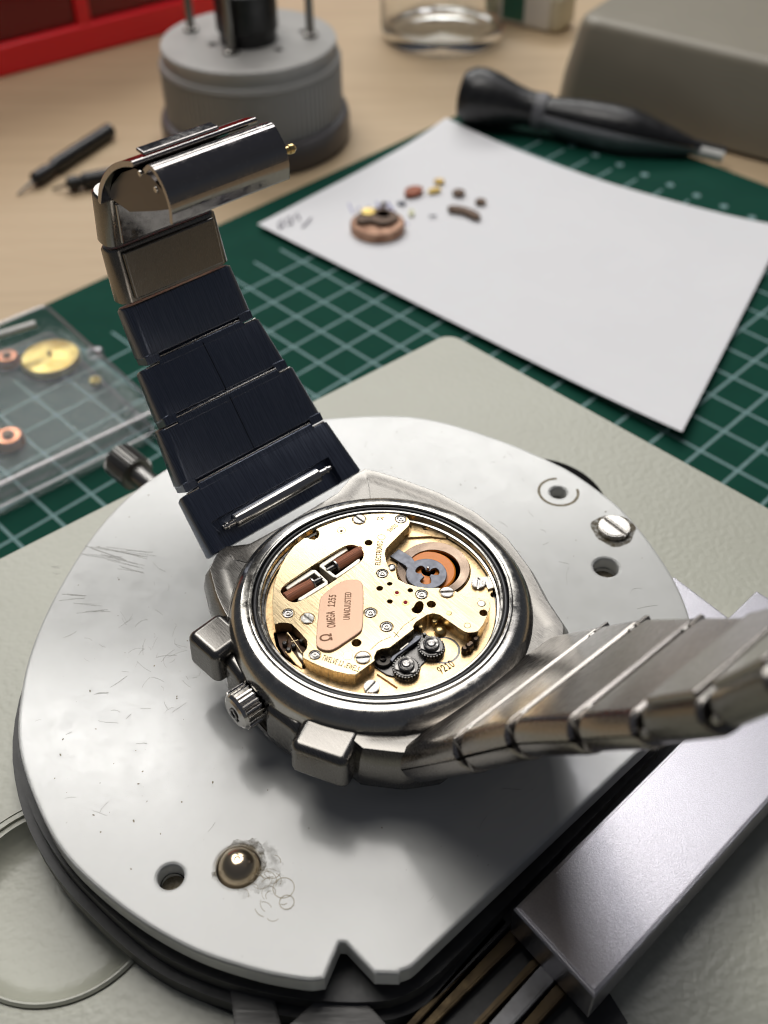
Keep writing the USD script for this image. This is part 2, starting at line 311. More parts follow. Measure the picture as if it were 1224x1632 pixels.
mach.add('well', prism(pitp, ZB - .001, ZB + .0006), blackhole, world=True)
mach.add('slot_floor', prism(slot, ZB - .001, ZB + .0004), black_m, world=True)
stage_px = [(620, 662), (700, 671), (800, 702), (880, 736), (914, 754), (945, 775), (985, 806), (1015, 838), (1042, 873), (1073, 921), (1094, 967), (1104, 1010), (1106, 1060), (1088, 1122), (1040, 1177), (1000, 1215), (900, 1310), (800, 1405), (700, 1500), (662, 1536), (648, 1545), (630, 1549), (597, 1551), (546, 1502), (521, 1558), (508, 1561), (480, 1561), (400, 1545), (300, 1510), (200, 1450), (110, 1370), (62, 1290), (30, 1190), (34, 1100), (55, 1020), (95, 935), (150, 850), (215, 782), (300, 728), (400, 690), (500, 669)]
sp = [spot(u, v, ZD)[:2] for u, v in stage_px]
raw = Polygon(sp)
arc = [i for i in range(len(stage_px)) if i < 13 or i > 27]

def catmull(P, n=6):
    P = np.asarray(P, float); out = []
    for i in range(len(P)):
        a, b, c, d = P[i - 1], P[i], P[(i + 1) % len(P)], P[(i + 2) % len(P)]
        for t in np.linspace(0, 1, n, endpoint=False): out.append(.5 * (2 * b + (c - a) * t + (2 * a - 5 * b + 4 * c - d) * t * t + (3 * b - a - 3 * c + d) * t ** 3))
    return np.array(out)
rp = Polygon(catmull([p for p, q in zip(sp, stage_px) if q not in [(546, 1502)]])).buffer(0); sharp = Polygon([spot(u, v, ZD)[:2] for u, v in [(597, 1551), (546, 1502), (521, 1558), (500, 1480), (620, 1480)]])
notch = Polygon([spot(u, v, ZD)[:2] for u, v in [(601, 1556), (551, 1503), (541, 1502), (515, 1564), (520, 1600), (600, 1600)]])
corner = Polygon([spot(u, v, ZD)[:2] for u, v in [(636, 1552), (597, 1551), (546, 1502), (521, 1559), (500, 1562), (450, 1500), (560, 1450), (680, 1480)]])
stage2 = unary_union([rp, corner]).difference(notch).buffer(.0002).buffer(-.0002)
HOLES = [((890, 785), .00132), ((966, 904), .0019), ((272, 1397), .00158), ((380, 1381), .0027)]
for (u, v), r in HOLES: stage2 = stage2.difference(Point(*spot(u, v, ZD)[:2]).buffer(r, 24))
groove = Point(*spot(890, 784, ZD)[:2])
st = mach.add('stage_plate', rprism(stage2, ZD - TD, ZD, .0003, 2), disc_m, world=True, smooth=30)
for (u, v), r in HOLES[:3]:
    mach.add('hole_lining', xf(lathe([(r - .0002, -.0020), (r + .0001, -.0024)], 32), None, (*spot(u, v, ZD)[:2], ZD)), blackhole, parent=st, world=True)
    mach.add('hole_floor', xf(prism(Point(0, 0).buffer(r + .0003, 16), -.0044, -.0031), None, (*spot(u, v, ZD)[:2], ZD)), stain, parent=st, world=True)
ring = groove.buffer(.0034, 40).difference(groove.buffer(.00295, 40)).difference(Polygon([groove.coords[0], np.array(groove.coords[0]) + (.006, .0012), np.array(groove.coords[0]) + (.003, .006), np.array(groove.coords[0]) + (.0002, .005)]))
mach.add('worn_ring', prism(ring, ZD, ZD + .00002), stain, parent=st, world=True)
sc = spot(978, 845, ZD)
mach.add('grease_ring', prism(Polygon([(sc[0] + (.0034 + .00022 * math.sin(3 * t) + .00012 * math.sin(7 * t + 1)) * math.cos(t), sc[1] + (.0034 + .00022 * math.sin(3 * t) + .00012 * math.sin(7 * t + 1)) * math.sin(t)) for t in np.linspace(0, 2 * np.pi, 60)[:-1]]), ZD, ZD + .00003), smudge('grease_tint', (.16, .13, .08), 1100.0, .30, .62, .75), parent=st, world=True)
def slotted(r, h, slotw, ang, dome=.08):
    c = Point(0, 0).buffer(r, 32); s_ = affinity.rotate(sbox(-r * 1.2, -slotw / 2, r * 1.2, slotw / 2), ang, origin=(0, 0))
    return cat_(prism(c, 0, h * .55), rprism(c.difference(s_), h * .5, h, r * .12, 2))
mach.add('stage_screw', xf(slotted(.00245, .0010, .00042, -52), None, (sc[0], sc[1], ZD + .00005)), screw_st, world=True, smooth=25, parent=st)
rv = spot(380, 1381, ZD)
mach.add('rivet', xf(spin([(.0026, -.0020), (.00255, -.0005), (.00225, .0005), (.0016, .00125), (.0008, .0016), (.0004, .00162), (.0003, .00145)], (0, 0, 0), (0, 0, 1), 48), None, (rv[0], rv[1] + .0001, ZD)), M('rivet_steel', (.70, .57, .40), 1, .22, bump=(900, 1.5e-5, 2.0)), world=True, parent=st)
blot = unary_union([Point(rv[0] + dx, rv[1] + dy).buffer(r) for dx, dy, r in ((.0006, .0012, .0023), (-.0024, -.0012, .0007), (.0019, .0004, .0014), (.0012, .0022, .0009))]).difference(Point(*rv[:2]).buffer(.00272))
def ragged(poly, amp, seed):
    out = []
    for g in getattr(poly, 'geoms', [poly]):
        g = g.segmentize(.00012); c = np.array(g.exterior.coords)[:-1]
        nn = (meshkit.fbm(np.c_[c * 1100, 0 * c[:, 0] + seed], 4) - .5) * 2 * amp; ctr = c.mean(0); d = c - ctr; d /= np.linalg.norm(d, axis=1)[:, None] + 1e-9
        out.append(Polygon(c + d * nn[:, None], [np.array(h.coords) for h in g.interiors]).buffer(0))
    return unary_union(out)
mach.add('grease_blot', prism(ragged(blot, .0007, 3), ZD, ZD + .00003), smear, parent=st, world=True)
def ringline(c, r, w=.00009, n=40): return Point(*c).buffer(r, n).difference(Point(*c).buffer(r - w, n))
mach.add('ring_mark', cat_(prism(ringline(spot(452, 1415, ZD)[:2], .0013), ZD, ZD + .00002), prism(ringline(spot(457, 1438, ZD)[:2], .0009), ZD + .00003, ZD + .00004)), M('ring_tint', (.42, .37, .26), 0, .6), parent=st, world=True)
curls = []
for k in range(26):
    c = spot(rng.normal(432, 22), rng.normal(1408, 22), ZD)[:2]; r = rng.uniform(.0004, .0016); t0 = rng.uniform(0, 6.3); t1 = t0 + rng.uniform(.7, 2.4)
    curls.append(prism(LineString([(c[0] + r * math.cos(t), c[1] + r * math.sin(t)) for t in np.linspace(t0, t1, 9)]).buffer(.000018 + .00002 * rng.random(), cap_style=2), ZD, ZD + .00002))
mach.add('grease_hairs', cat_(*curls), M('hair_tint', (.34, .29, .19), 0, .6), parent=st, world=True, kind='stuff')
mach.add('soft_smudge', prism(ragged(Point(rv[0] + .0022, rv[1] - .0004).buffer(.0034).difference(Point(*rv[:2]).buffer(.00275)), .0012, 9), ZD, ZD + .00001), smear2, parent=st, world=True)
# hairs and scratches, as thin ribbons on the plate
def ribbon(pts, w, z=ZD + .00002):
    L = LineString([p[:2] for p in pts]).buffer(w, cap_style=2); return prism(L, z - .00002, z)
scr = []
for x0, y0, x1, y1, w in [(125, 865, 240, 888, 3), (135, 872, 225, 900, 2.4), (120, 880, 205, 893, 1.6), (165, 873, 250, 882, 2), (185, 903, 246, 917, 1.4), (150, 885, 232, 905, 1.6), (92, 945, 139, 950, 1.5), (90, 956, 138, 954, 1.3), (120, 973, 178, 972, 1.6), (110, 962, 165, 966, 1.0), (79, 907, 97, 906, 2), (84, 915, 95, 914, 1.4)]:
    for k in range(3):
        o = rng.normal(0, 2.2, 4); f0, f1 = sorted(rng.uniform(0, 1, 2)); f0 *= .6; f1 = .6 + f1 * .4
        a, b_ = np.array([x0, y0]) + o[:2], np.array([x1, y1]) + o[2:]
        scr.append(ribbon([spot(*(a + (b_ - a) * f), ZD) for f in (f0, (f0 + f1) / 2, f1)], .00003 * w * rng.uniform(.25, .6)))
hair = []
def scatter(cx, cy, sx, sy, n, L0, L1, w0, w1):
    for _ in range(n):
        u, v = rng.normal(cx, sx), rng.normal(cy, sy); p = spot(u, v, ZD)[:2]
        if not stage2.buffer(-.003).contains(Point(*p)): continue
        t = rng.uniform(0, np.pi); L = rng.uniform(L0, L1); k = rng.normal(0, .5); pts = [p]
        for q in range(6):
            t += k * .25 + rng.normal(0, .08); p = p + L / 6 * np.array([math.cos(t), math.sin(t)]); pts.append(p)
        hair.append(ribbon(pts, rng.uniform(w0, w1)))
scatter(270, 1050, 45, 55, 45, .0006, .003, .000008, .00002); scatter(150, 1150, 70, 60, 18, .0008, .003, .00001, .00003)
scatter(960, 900, 60, 60, 12, .001, .004, .00001, .00003); scatter(700, 1380, 150, 80, 10, .001, .003, .00001, .00002); scatter(760, 760, 120, 40, 20, .0006, .002, .00001, .00003)
specks = []
for cx, cy, sx, sy, n in ((200, 1150, 110, 100, 24), (700, 740, 150, 30, 16), (300, 1300, 150, 90, 14), (960, 880, 60, 70, 12), (250, 900, 80, 80, 10)):
    for _ in range(n):
        p = spot(rng.normal(cx, sx), rng.normal(cy, sy), ZD)[:2]
        if stage2.buffer(-.002).contains(Point(*p)):
            r = rng.uniform(.00003, .00012); specks.append(prism(affinity.rotate(affinity.scale(Point(*p).buffer(r, 2), rng.uniform(.6, 2.2), 1), rng.uniform(0, 180)), ZD, ZD + .00002))
mach.add('scratch_marks', cat_(*scr, *hair), scr_m, parent=st, world=True, kind='stuff')
mach.add('dirt_specks', cat_(*specks), stain, parent=st, world=True, kind='stuff')
# the dark turntable under the stage
base_px = [(22, 1150), (36, 1265), (88, 1368), (170, 1452), (235, 1508), (300, 1545), (420, 1585), (560, 1600), (660, 1590), (760, 1490), (900, 1350), (1020, 1225), (1070, 1170), (1040, 1000), (940, 850), (760, 730), (560, 700), (330, 760), (150, 880), (60, 1020)]
bp = Polygon(smoothp([spot(u, v, .0425)[:2] for u, v in base_px], 2))
mach.add('turntable', cat_(prism(bp, .0402, .0425), prism(bp.buffer(.0012), ZB, .0402 - .0002)), black_m, world=True)
# aluminium slide bar
ZA = .0465
bar = Polygon([spot(u, v, ZA)[:2] for u, v in [(819, 1447), (948, 1590), (1033, 1493), (1290, 1218), (1290, 985), (1100, 1167), (901, 1360)]])
q0, q1, q2 = spot(819, 1447, ZA)[:2], spot(948, 1588, ZA)[:2], spot(1100, 1167, ZA)[:2]
ad = (q2 - q0) / np.linalg.norm(q2 - q0); q3 = q0 + ad * .085; q4_ = q1 + ad * .080
bar = Polygon([q0, q1, q1 + ad * .062, q0 + ad * .062])
mach.add('slide_bar', rprism(bar, ZA - .006, ZA, .0004, 2), alu, world=True, label='grit-blasted aluminium bar')
plate_a = Polygon([spot(u, v, .043)[:2] for u, v in [(1074, 918), (1160, 983), (1120, 1040), (1040, 1000)]])
plate_b = Polygon([spot(u, v, .043)[:2] for u, v in [(1206, 941), (1262, 975), (1180, 1060), (1120, 1025)]])
mach.add('metal_plate', prism(plate_a, ZB, .0428), alu, world=True); mach.add('metal_plate', prism(plate_b, ZB, .0428), alu, world=True)
# brass rails and blades at the bottom
def pxpoly(px, z): return Polygon([spot(u, v, z)[:2] for u, v in px])
railb = M('worn_rail', (.075, .055, .03), 1, .45, brush=((600, 600, 600), 4e-6, .12), vary=(300, (.08, .06, .04), .2))
railg = M('grey_rail', (.20, .20, .21), 1, .40, vary=(300, (.12, .12, .12), .2))
for px, mt, z in [([(640, 1640), (655, 1640), (812, 1470), (800, 1458)], railb, .0400), ([(664, 1640), (684, 1640), (835, 1492), (818, 1475)], railb, .0392), ([(745, 1640), (760, 1640), (868, 1528), (857, 1518)], railb, .0398), ([(772, 1640), (812, 1640), (890, 1556), (868, 1530)], railg, .0404), ([(824, 1640), (850, 1640), (905, 1580), (892, 1560)], railb, .0398)]:
    mach.add('rail', rprism(pxpoly(px, z), ZB + .0003, z, .0003, 2), mt, world=True)
bladem = M('ground_steel', (.10, .098, .095), .4, .55, brush=((300, 3500, 300), 8e-6, .12), bevel=.0001)
mach.add('pointer_blade', rprism(pxpoly([(547, 1553), (640, 1660), (430, 1660)], .0418), .0405, .0418, .00025, 2), bladem, world=True, label='ground steel point below the notch')
mach.add('side_blade', rprism(pxpoly([(363, 1543), (432, 1570), (455, 1660), (376, 1660)], .0408), .0395, .0408, .00025, 2), bladem, world=True)
# knurled knob on the far side of the housing
kc = np.array([*spot(219, 756, .026)[:2], .026]); nb = np.array([-d2[0], -d2[1], 0.0])
nk = gear(.0031, .0036, 26)
mach.add('knob', cat_(xf(prism(nk, 0, .0062), frame(nb), kc), xf(lathe([(.0031, .0060), (.0028, .0067), (1e-6, .0067)], 40), frame(nb), kc), rod(kc - nb * .012, kc + nb * .0005, .0022, 24)), M('knob_steel', (.22, .215, .205), 1, .35), world=True, label='small knurled knob at the far side of the housing')

# ------------------------------------------------------------------ the watch: local frame x = towards nine o'clock, y = along the left strap, origin on the stage
WC = np.array([-.0006, -.0573, ZD]); WA = math.radians(40)
watch = Thing('wrist_watch', 'steel wrist watch lying face down with its case back off, gilt movement showing', 'watch', WC, WA)
def lw(u, v, z):
    """Pixel to watch-local (x, y) in millimetres at local height z mm."""
    return watch.local(spot(u, v, ZD + z * MM))[:2] / MM
def wadd(name, mesh, mat, **k):
    v, f = vf(mesh); return watch.add(name, trimesh.Trimesh(v * MM, f, process=False), mat, **k)
# --- case: a barrel outline lofted through heights
OUT = [(13, -20.6), (16.0, -18.2), (17.6, -13.4), (19.9, -8.3), (21.7, -2.1), (22.0, 4.4), (20.8, 11.1), (18.6, 16.9), (17.0, 20.5), (15.8, 22.4), (13.2, 22.3), (9.5, 20.9), (0, 20.7), (-6.5, 20.9), (-9.8, 23.0), (-13.4, 20.6), (-15.2, 16.4), (-16.0, 13.8), (-17.3, 8), (-17.9, 2), (-17.6, -5), (-16.2, -11), (-15.8, -15.4), (-12.6, -19.0), (-9, -21.2), (0, -20.8), (9, -20.8)]
oc = Polygon(OUT).buffer(.5).buffer(-.5)
def resample(poly, n=260):
    L = poly.exterior; c = np.array([L.interpolate(t, normalized=True).coords[0] for t in np.linspace(0, 1, n, endpoint=False)])
    return c
base_o = resample(oc)
def off(c, d):
    t = np.roll(c, -2, 0) - np.roll(c, 2, 0); nrm = np.stack([t[:, 1], -t[:, 0]], 1); nrm /= np.linalg.norm(nrm, axis=1)[:, None]
    if Polygon(c).exterior.is_ccw is False: nrm = -nrm
    for _ in range(6): nrm = (np.roll(nrm, 1, 0) + nrm + np.roll(nrm, -1, 0)) / 3
    nrm /= np.linalg.norm(nrm, axis=1)[:, None]
    return c + nrm * d
secs = []
for z, d in ((1.4, -3.0), (2.2, -.6), (4.5, .9), (7.5, 1.3), (9.8, .8), (11.0, .12), (11.2, 0), (11.22, -.1), (11.25, -1.9), (10.9, -2.6)):
    c = off(base_o, d); secs.append(np.c_[c, np.full(len(c), z)])
wadd('case', loft(secs), steel_br, smooth=28)
def arcring(r, z, n): return None
wadd('case_flange', lathe([(20.3, 10.2), (20.2, 11.2), (19.9, 12.0), (19.4, 12.7), (18.9, 13.15), (18.5, 13.3), (18.3, 13.42), (17.6, 13.5), (17.4, 13.5), (17.32, 13.75), (17.22, 13.8), (16.95, 13.8), (16.85, 13.7), (16.85, 13.0), (16.15, 13.0), (16.15, 13.35), (16.05, 13.45), (15.8, 13.45), (15.7, 13.35), (15.68, 12.4), (15.4, 12.3), (15.4, 10.6)], 180), M('steel_ring', (.52, .50, .46), 1, .19, roughvary=(700, .07), bump=(260, 9e-6, 3.0), bevel=.00005), smooth=40)
wadd('gasket', lathe([(16.5 + .34 * math.cos(t), 13.22 + .34 * math.sin(t)) for t in np.linspace(0, 2 * np.pi, 13)], 160), black_rub, smooth=True)
wadd('bezel', lathe([(15, .6), (19.0, .05), (19.9, .5), (20.3, 1.4), (20.2, 2.4)], 120), steel_po)
# pushers, guards, crown
def taper(c, size, ang, r=1.15, top=.9):
    x, y, z = size; q = manifold3d.Manifold.batch_hull([manifold3d.Manifold.sphere(r, 20).translate((i * (x / 2 - r) * (top if k > 0 else 1), j * (y / 2 - r) * (.97 if k > 0 else 1), k * (z / 2 - r))) for i in (-1, 1) for j in (-1, 1) for k in (-1, 1)])
    return xf(q, rotz(ang), c)
wadd('pusher', taper((-19.2, 10.3, 8.5), (6.2, 6.2, 5.8), math.radians(5)), steel_br, smooth=40)
wadd('pusher', taper((-18.0, -11.3, 8.6), (6.4, 7.8, 5.6), math.radians(27)), steel_br, smooth=40)
g1 = manifold3d.Manifold.batch_hull([manifold3d.Manifold.sphere(1.5, 24).translate(p) for p in ((-19.2, 6.2, 8.8), (-19.4, 4.1, 8.8), (-19.4, 6.2, 5), (-19.6, 4.1, 5), (-16.5, 6, 9.2), (-16.5, 4.1, 9.2))])
g2 = manifold3d.Manifold.batch_hull([manifold3d.Manifold.sphere(1.5, 24).translate(p) for p in ((-19.4, -3.0, 8.8), (-18.8, -6.6, 8.8), (-19.6, -3.0, 5), (-19.0, -6.6, 5), (-16.5, -3, 9.2), (-16, -6.6, 9.2))])
wadd('crown_guard', g1, steel_br, smooth=50); wadd('crown_guard', g2, steel_br, smooth=50)
CY, CZ = .75, 7.9
cr = gear(2.35, 2.75, 22)
kx = frame((-1, 0, 0))
crown = wadd('crown', cat_(xf(prism(cr, 0, 2.3), kx, (-20.6, CY, CZ)), xf(lathe([(2.0, -.55), (2.3, 0.0), (2.36, .02)], 44), kx, (-20.6, CY, CZ)), xf(lathe([(2.5, 2.25), (2.3, 2.7), (1.9, 2.95), (1e-6, 3.0)], 44), kx, (-20.6, CY, CZ))), steel_po, smooth=30)
def orient_text(text, h, depth, p, xdir, ydir, bold=False):
    m = meshkit.text_mesh(text, h, depth, bold); v, f = vf(m)
    xdir, ydir = np.array(xdir, float), np.array(ydir, float); n = np.cross(xdir, ydir)
    return trimesh.Trimesh(np.asarray(p, float) + v[:, :1] * xdir + v[:, 1:2] * ydir + v[:, 2:3] * n, f, process=False)
wadd('crown_emblem', orient_text('\u03a9', 1.7, .12, (-23.6, CY + .85, CZ - .75), (0, -1, 0), (0, 0, 1), True), steel_dk, parent=crown)
wadd('crown_stem', rod((-20.8, CY, CZ), (-15.5, CY, CZ), .95, 24), steel_po)
# --- straps: links along a profile (y, z) in the watch frame
def section(w, t, r, n=5):
    pts = []
    for cx, cy, a0 in ((w / 2 - r, -r, 0), (-(w / 2 - r), -r, 90), (-(w / 2 - r * 1.4), -t + r * 1.4, 180), (w / 2 - r * 1.4, -t + r * 1.4, 270)):
        rr = r if a0 < 180 else r * 1.4
        for k in range(n + 1):
            a = math.radians(a0 + 90 * k / n); pts.append((cx + rr * math.cos(a), cy + rr * math.sin(a)))
    return np.array(pts)
def link(p, q, wb, wt, m, t, sgn, s0, s1, tab, r=1.0, lift=.0, nose=0.0, cuts=((0, .25), (.25, 0))):
    p, q = np.array(p, float), np.array(q, float); L = np.linalg.norm(q - p); T = (q - p) / L; N = np.array([-T[1], T[0]]) if sgn > 0 else np.array([T[1], -T[0]])
    Nn = np.array([-T[1], T[0]]) * 1.0
    if sgn < 0: Nn = np.array([T[1], -T[0]])
    def sec(s, w, inset):
        S = section(w - 2 * inset, t - inset, r); c = p + T * s + Nn * (lift - inset)
        return np.stack([m + S[:, 0], c[0] + Nn[0] * S[:, 1], c[1] + Nn[1] * S[:, 1]], 1)
    def wat(s): return wb + (wt - wb) * s / L
    e = [sec(s0, wat(s0), .22), sec(s0 + .2, wat(s0), 0)] if sgn > 0 else [sec(s0, wat(s0), .9), sec(s0 + .15, wat(s0), .5), sec(s0 + .5, wat(s0), .16), sec(s0 + 1.0, wat(s0), 0)]
    parts = [loft(e + [ sec(L * .5, wat(L * .5), 0), sec(s1 - .3 + L, wat(L), 0), sec(s1 + L, wat(L), .32)])]
    def slab(s_a, s_b, xa, xb, th, lf, ch=0):
        B = np.array([(x, v, s) for s in (s_a, s_b) for x in (xa, xb) for v in (lf - th, lf)]) if not ch else np.array([(x, v, s) for x in (xa, xb) for v, s in ((lf - th, s_a), (lf, s_a), (lf - th, s_b), (lf - ch, s_b), (lf, s_b - ch))])
        pts = [(m + x, *(p + T * s + Nn * (lift + v))) for x, v, s in B]
        return manifold3d.Manifold.hull_points(np.array(pts))
    if tab:
        w0 = wat(0)
        for sg in (-1, 1):
            xa, xb = sorted((sg * (w0 / 2 - .5), sg * (w0 / 2 - 2.6)))
            parts.append(slab(.05, s0 + .3, xa, xb, t * .8, -.02))
        parts.append(slab(-.6, s0 + .3, -(w0 / 2 - 2.0), w0 / 2 - 2.0, t - 1.9, -1.3))
    if nose:
        parts.append(slab(L + s1 - .4, L + s1 + nose, -(wt / 2 - 3.0), wt / 2 - 3.0, 1.2, -.012, .24))
    return cat_(*parts), (p, T, Nn, L)
YL = [(22.3, 11.2), (29.8, 17.1), (35.5, 24.6), (41, 31.1), (45, 38.5), (46.6, 46.3), (46.0, 53.6)]
WB = [27.6, 25.4, 22.0, 18.7, 17.6, 17.2]; WT = [26.2, 23.4, 20.2, 17.9, 17.0, 16.6]; ML = 1.9
for i in range(6):
    mt = steel_link if i < 4 else steel_br
    msh, (p, T, Nn, L) = link(YL[i], YL[i + 1], WB[i], WT[i], ML, 4.4, 1, 1.0 if 0 < i < 4 else .12, -.12, 0 < i < 4, r=1.5, nose=.75 if i < 3 else 0)
    if i == 0:
        mv, mf = vf(link(YL[0], YL[1], WB[0], WT[0], ML, 4.4, 1, .12, -.12, False, r=1.5)[0])
        body = manifold3d.Manifold(manifold3d.Mesh(vert_properties=mv.astype(np.float32), tri_verts=mf.astype(np.uint32)))
        cutter = manifold3d.Manifold.hull_points(np.array([(x, *(p + T * s_ + Nn * v)) for x in (-9.4, 11.6) for s_ in (-1.0, 4.3) for v in (-1.5, 2)]))
        body = body - cutter
        if body.volume() > 1: msh = cat_(body, manifold3d.Manifold.hull_points(np.array([(ML + x, *(p + T * s_ + Nn * v)) for x in (-WT[0] / 2 + 3, WT[0] / 2 - 3) for s_, v in ((L - .5, -.012), (L - .5, -1.2), (L + .63, -1.2), (L + .63, -.25), (L + .39, -.012))])))
    lp = wadd('bracelet_link', msh, mt, smooth=32)
    def onl(x, s, v=0.0): c = p + T * s + Nn * v; return (ML + x, c[0], c[1])
    if i < 3:
        xe = WT[i] / 2 - 3.0
        wadd('polished_edge', rod(onl(-xe + .1, L + .60, -.10), onl(xe - .1, L + .60, -.10), .13, 10), screw_st, parent=lp)
        for sg in (-1, 1): wadd('polished_edge', rod(onl(sg * (xe + .1), L - .16, -.12), onl(sg * (WT[i] / 2 - .9), L - .16, -.14), .12, 10), screw_st, parent=lp)
    if i in (1, 2):
        wadd('seam', manifold3d.Manifold.hull_points(np.array([onl(x, s, v) for x in (-.06, .06) for s in (1.0, L - .1) for v in (-.2, .012)])), blackhole, parent=lp)
    if i in (4, 5):
        a, b_ = .7, L - .7; w0 = WB[i] / 2
        wadd('inlay', xf(rbox((WB[i] - 3.2, L - 1.3, .8), .25), np.stack([(1, 0, 0), (0, *T), (0, *Nn)], 1), onl(.2, L / 2, .12)), steel_cl if i == 5 else steel_br, parent=lp)
YR = [(-17.2, 9.6), (-25.6, 20.6), (-31.4, 28.3), (-38, 35.3), (-43.6, 41.2), (-48.7, 48.0), (-52.6, 55.8), (-55.6, 64.4), (-57.5, 73)]
WRB = [29.0, 26.0, 23.0, 20.6, 18.0, 16.6, 15.8, 15.4]; WRT = [26.4, 23.6, 21.2, 19.0, 17.8, 17.0, 16.6, 16.4]; MR = 1.0
for i in range(8):
    msh, (p, T, Nn, L) = link(YR[i], YR[i + 1], WRB[i], WRT[i], MR, (5.4, 5.2, 4.8, 4.4, 4.0, 3.6, 3.4, 3.4)[i], -1, .35 if 0 < i < 4 else .15, -.15, 0 < i < 4, r=(2.3, 2.3, 2.1, 1.9, 1.6, 1.4, 1.3, 1.3)[i], lift=0)
    lp = wadd('bracelet_link', msh, steel_side if i < 4 else steel_br, smooth=32)
    def onr(x, s, v=0.0): c = p + T * s + Nn * v; return (MR + x, c[0], c[1])
    if i in (1, 2, 3):
        for sg in (-1, 1):
            wadd('hinge_end', rod(onr(sg * (WRB[i] / 2 - 3.4), .12, -.35), onr(sg * (WRB[i] / 2 - 1.2), .12, -.35), .30, 12), screw_st, parent=lp)
    if i in (4, 5):
        wadd('pin_head', xf(spin([(.42, -.3), (.42, .1), (.3, .25)], (0, 0, 0), (-1, 0, 0), 20), None, onr(-WRB[i] / 2 + .05, .6, -1.9)), screw_st, parent=lp)
    if i in (4, 5, 6):
        wadd('inlay', xf(rbox((WRB[i] - 2.8, L - 1.6, .9), .3), np.stack([(1, 0, 0), (0, *T), (0, *Nn)], 1), onr(0, L / 2 + .2, .2)), steel_side, parent=lp)
# spring bar lying across a recess of the end link
p_, q_ = np.array(YL[0]), np.array(YL[1]); T_ = (q_ - p_) / np.linalg.norm(q_ - p_); N_ = np.array([-T_[1], T_[0]]); c_ = p_ + T_ * 2.7 + N_ * .75
A, B = np.array([-8.6, *c_]), np.array([10.6, *c_]); D = (B - A) / np.linalg.norm(B - A); Lb = np.linalg.norm(B - A)
sb = wadd('spring_bar', cat_(xf(lathe([(1e-6, 1.9), (.85, 1.9), (1.05, 2.1), (1.05, Lb - 2.4), (.85, Lb - 2.2), (1e-6, Lb - 2.2)], 32), frame(D), A), xf(lathe([(1e-6, 0), (.36, 0), (.42, .1), (.42, .5), (.6, .55), (.6, .8), (.42, .85), (.5, 1.9)], 24), frame(D), A), xf(lathe([(.5, Lb - 2.2), (.45, Lb - .9), (.55, Lb - .85), (.55, Lb - .6), (.36, Lb - .5), (.36, Lb), (1e-6, Lb)], 24), frame(D), A)), steel_po, smooth=40)
# --- folding clasp at the top of the left strap
def sweepx(prof, x0, x1): # closed (y, z) profile extruded along local x
    P = Polygon(prof); m_ = prism(P.buffer(0), 0, x1 - x0); v, f = vf(m_)
    return trimesh.Trimesh(np.stack([v[:, 2] + x0, v[:, 0], v[:, 1]], 1), f[:, ::-1] if False else f, process=False)
def shell(path, th):
    return np.array(LineString(path).buffer(th, cap_style=1, join_style=1, quad_segs=4).exterior.coords)[:-1]
def arcpts(pts, n=4):
    c = np.array(pts, float)
    for _ in range(n): c = np.vstack([c[:1], np.stack([.75 * c[:-1] + .25 * c[1:], .25 * c[:-1] + .75 * c[1:]], 1).reshape(-1, 2), c[-1:]])
    return c
cl = wadd('clasp_body', sweepx(shell(arcpts([(46.0, 53.8), (44.6, 56.6), (41.2, 59.9), (38.0, 61.8), (35.2, 62.8)], 3), .36), -6.8, 10.6), steel_cl, smooth=40)
wadd('clasp_flap', sweepx(shell(arcpts([(33.4, 62.4), (31.6, 63.9), (29.5, 62.2), (28.6, 60.0), (28.9, 57.9)], 3), .3), -6.3, 10.4), steel_cl, smooth=40, parent=cl)
wadd('clasp_block', sweepx([(45.6, 54.2), (44.0, 56.4), (40.8, 59.2), (37, 61.2), (33.4, 61.6), (30.4, 60.6), (29.9, 58.9), (33.5, 57.2), (40.5, 54.2)], -5.6, 10.0), M('clasp_inner', (.10, .085, .08), .8, .3), parent=cl)
wadd('clasp_leaf', xf(rbox((10.5, 1.8, .45), .2), None, (.2, 36.2, 63.35)), steel_cl, parent=cl)
wadd('clasp_pin', cat_(rod((9.5, 31.0, 60.0), (12.6, 31.0, 60.0), .5, 20), xf(spin([(.5, 0), (.62, .15), (.62, .7), (.3, 1.1)], (0, 0, 0), (1, 0, 0), 20), None, (12.1, 31.0, 60.0))), brass, parent=cl)
for x in (-7.3, -7.3):
    pass
for yy, zz in ((34.2, 62.9), (31.0, 62.2)):
    wadd('clasp_rivet', xf(spin([(.4, 0), (.36, .2)], (0, 0, 0), (-1, 0, 0), 16), None, (-6.35, yy, zz - 1.0)), screw_st, parent=cl)
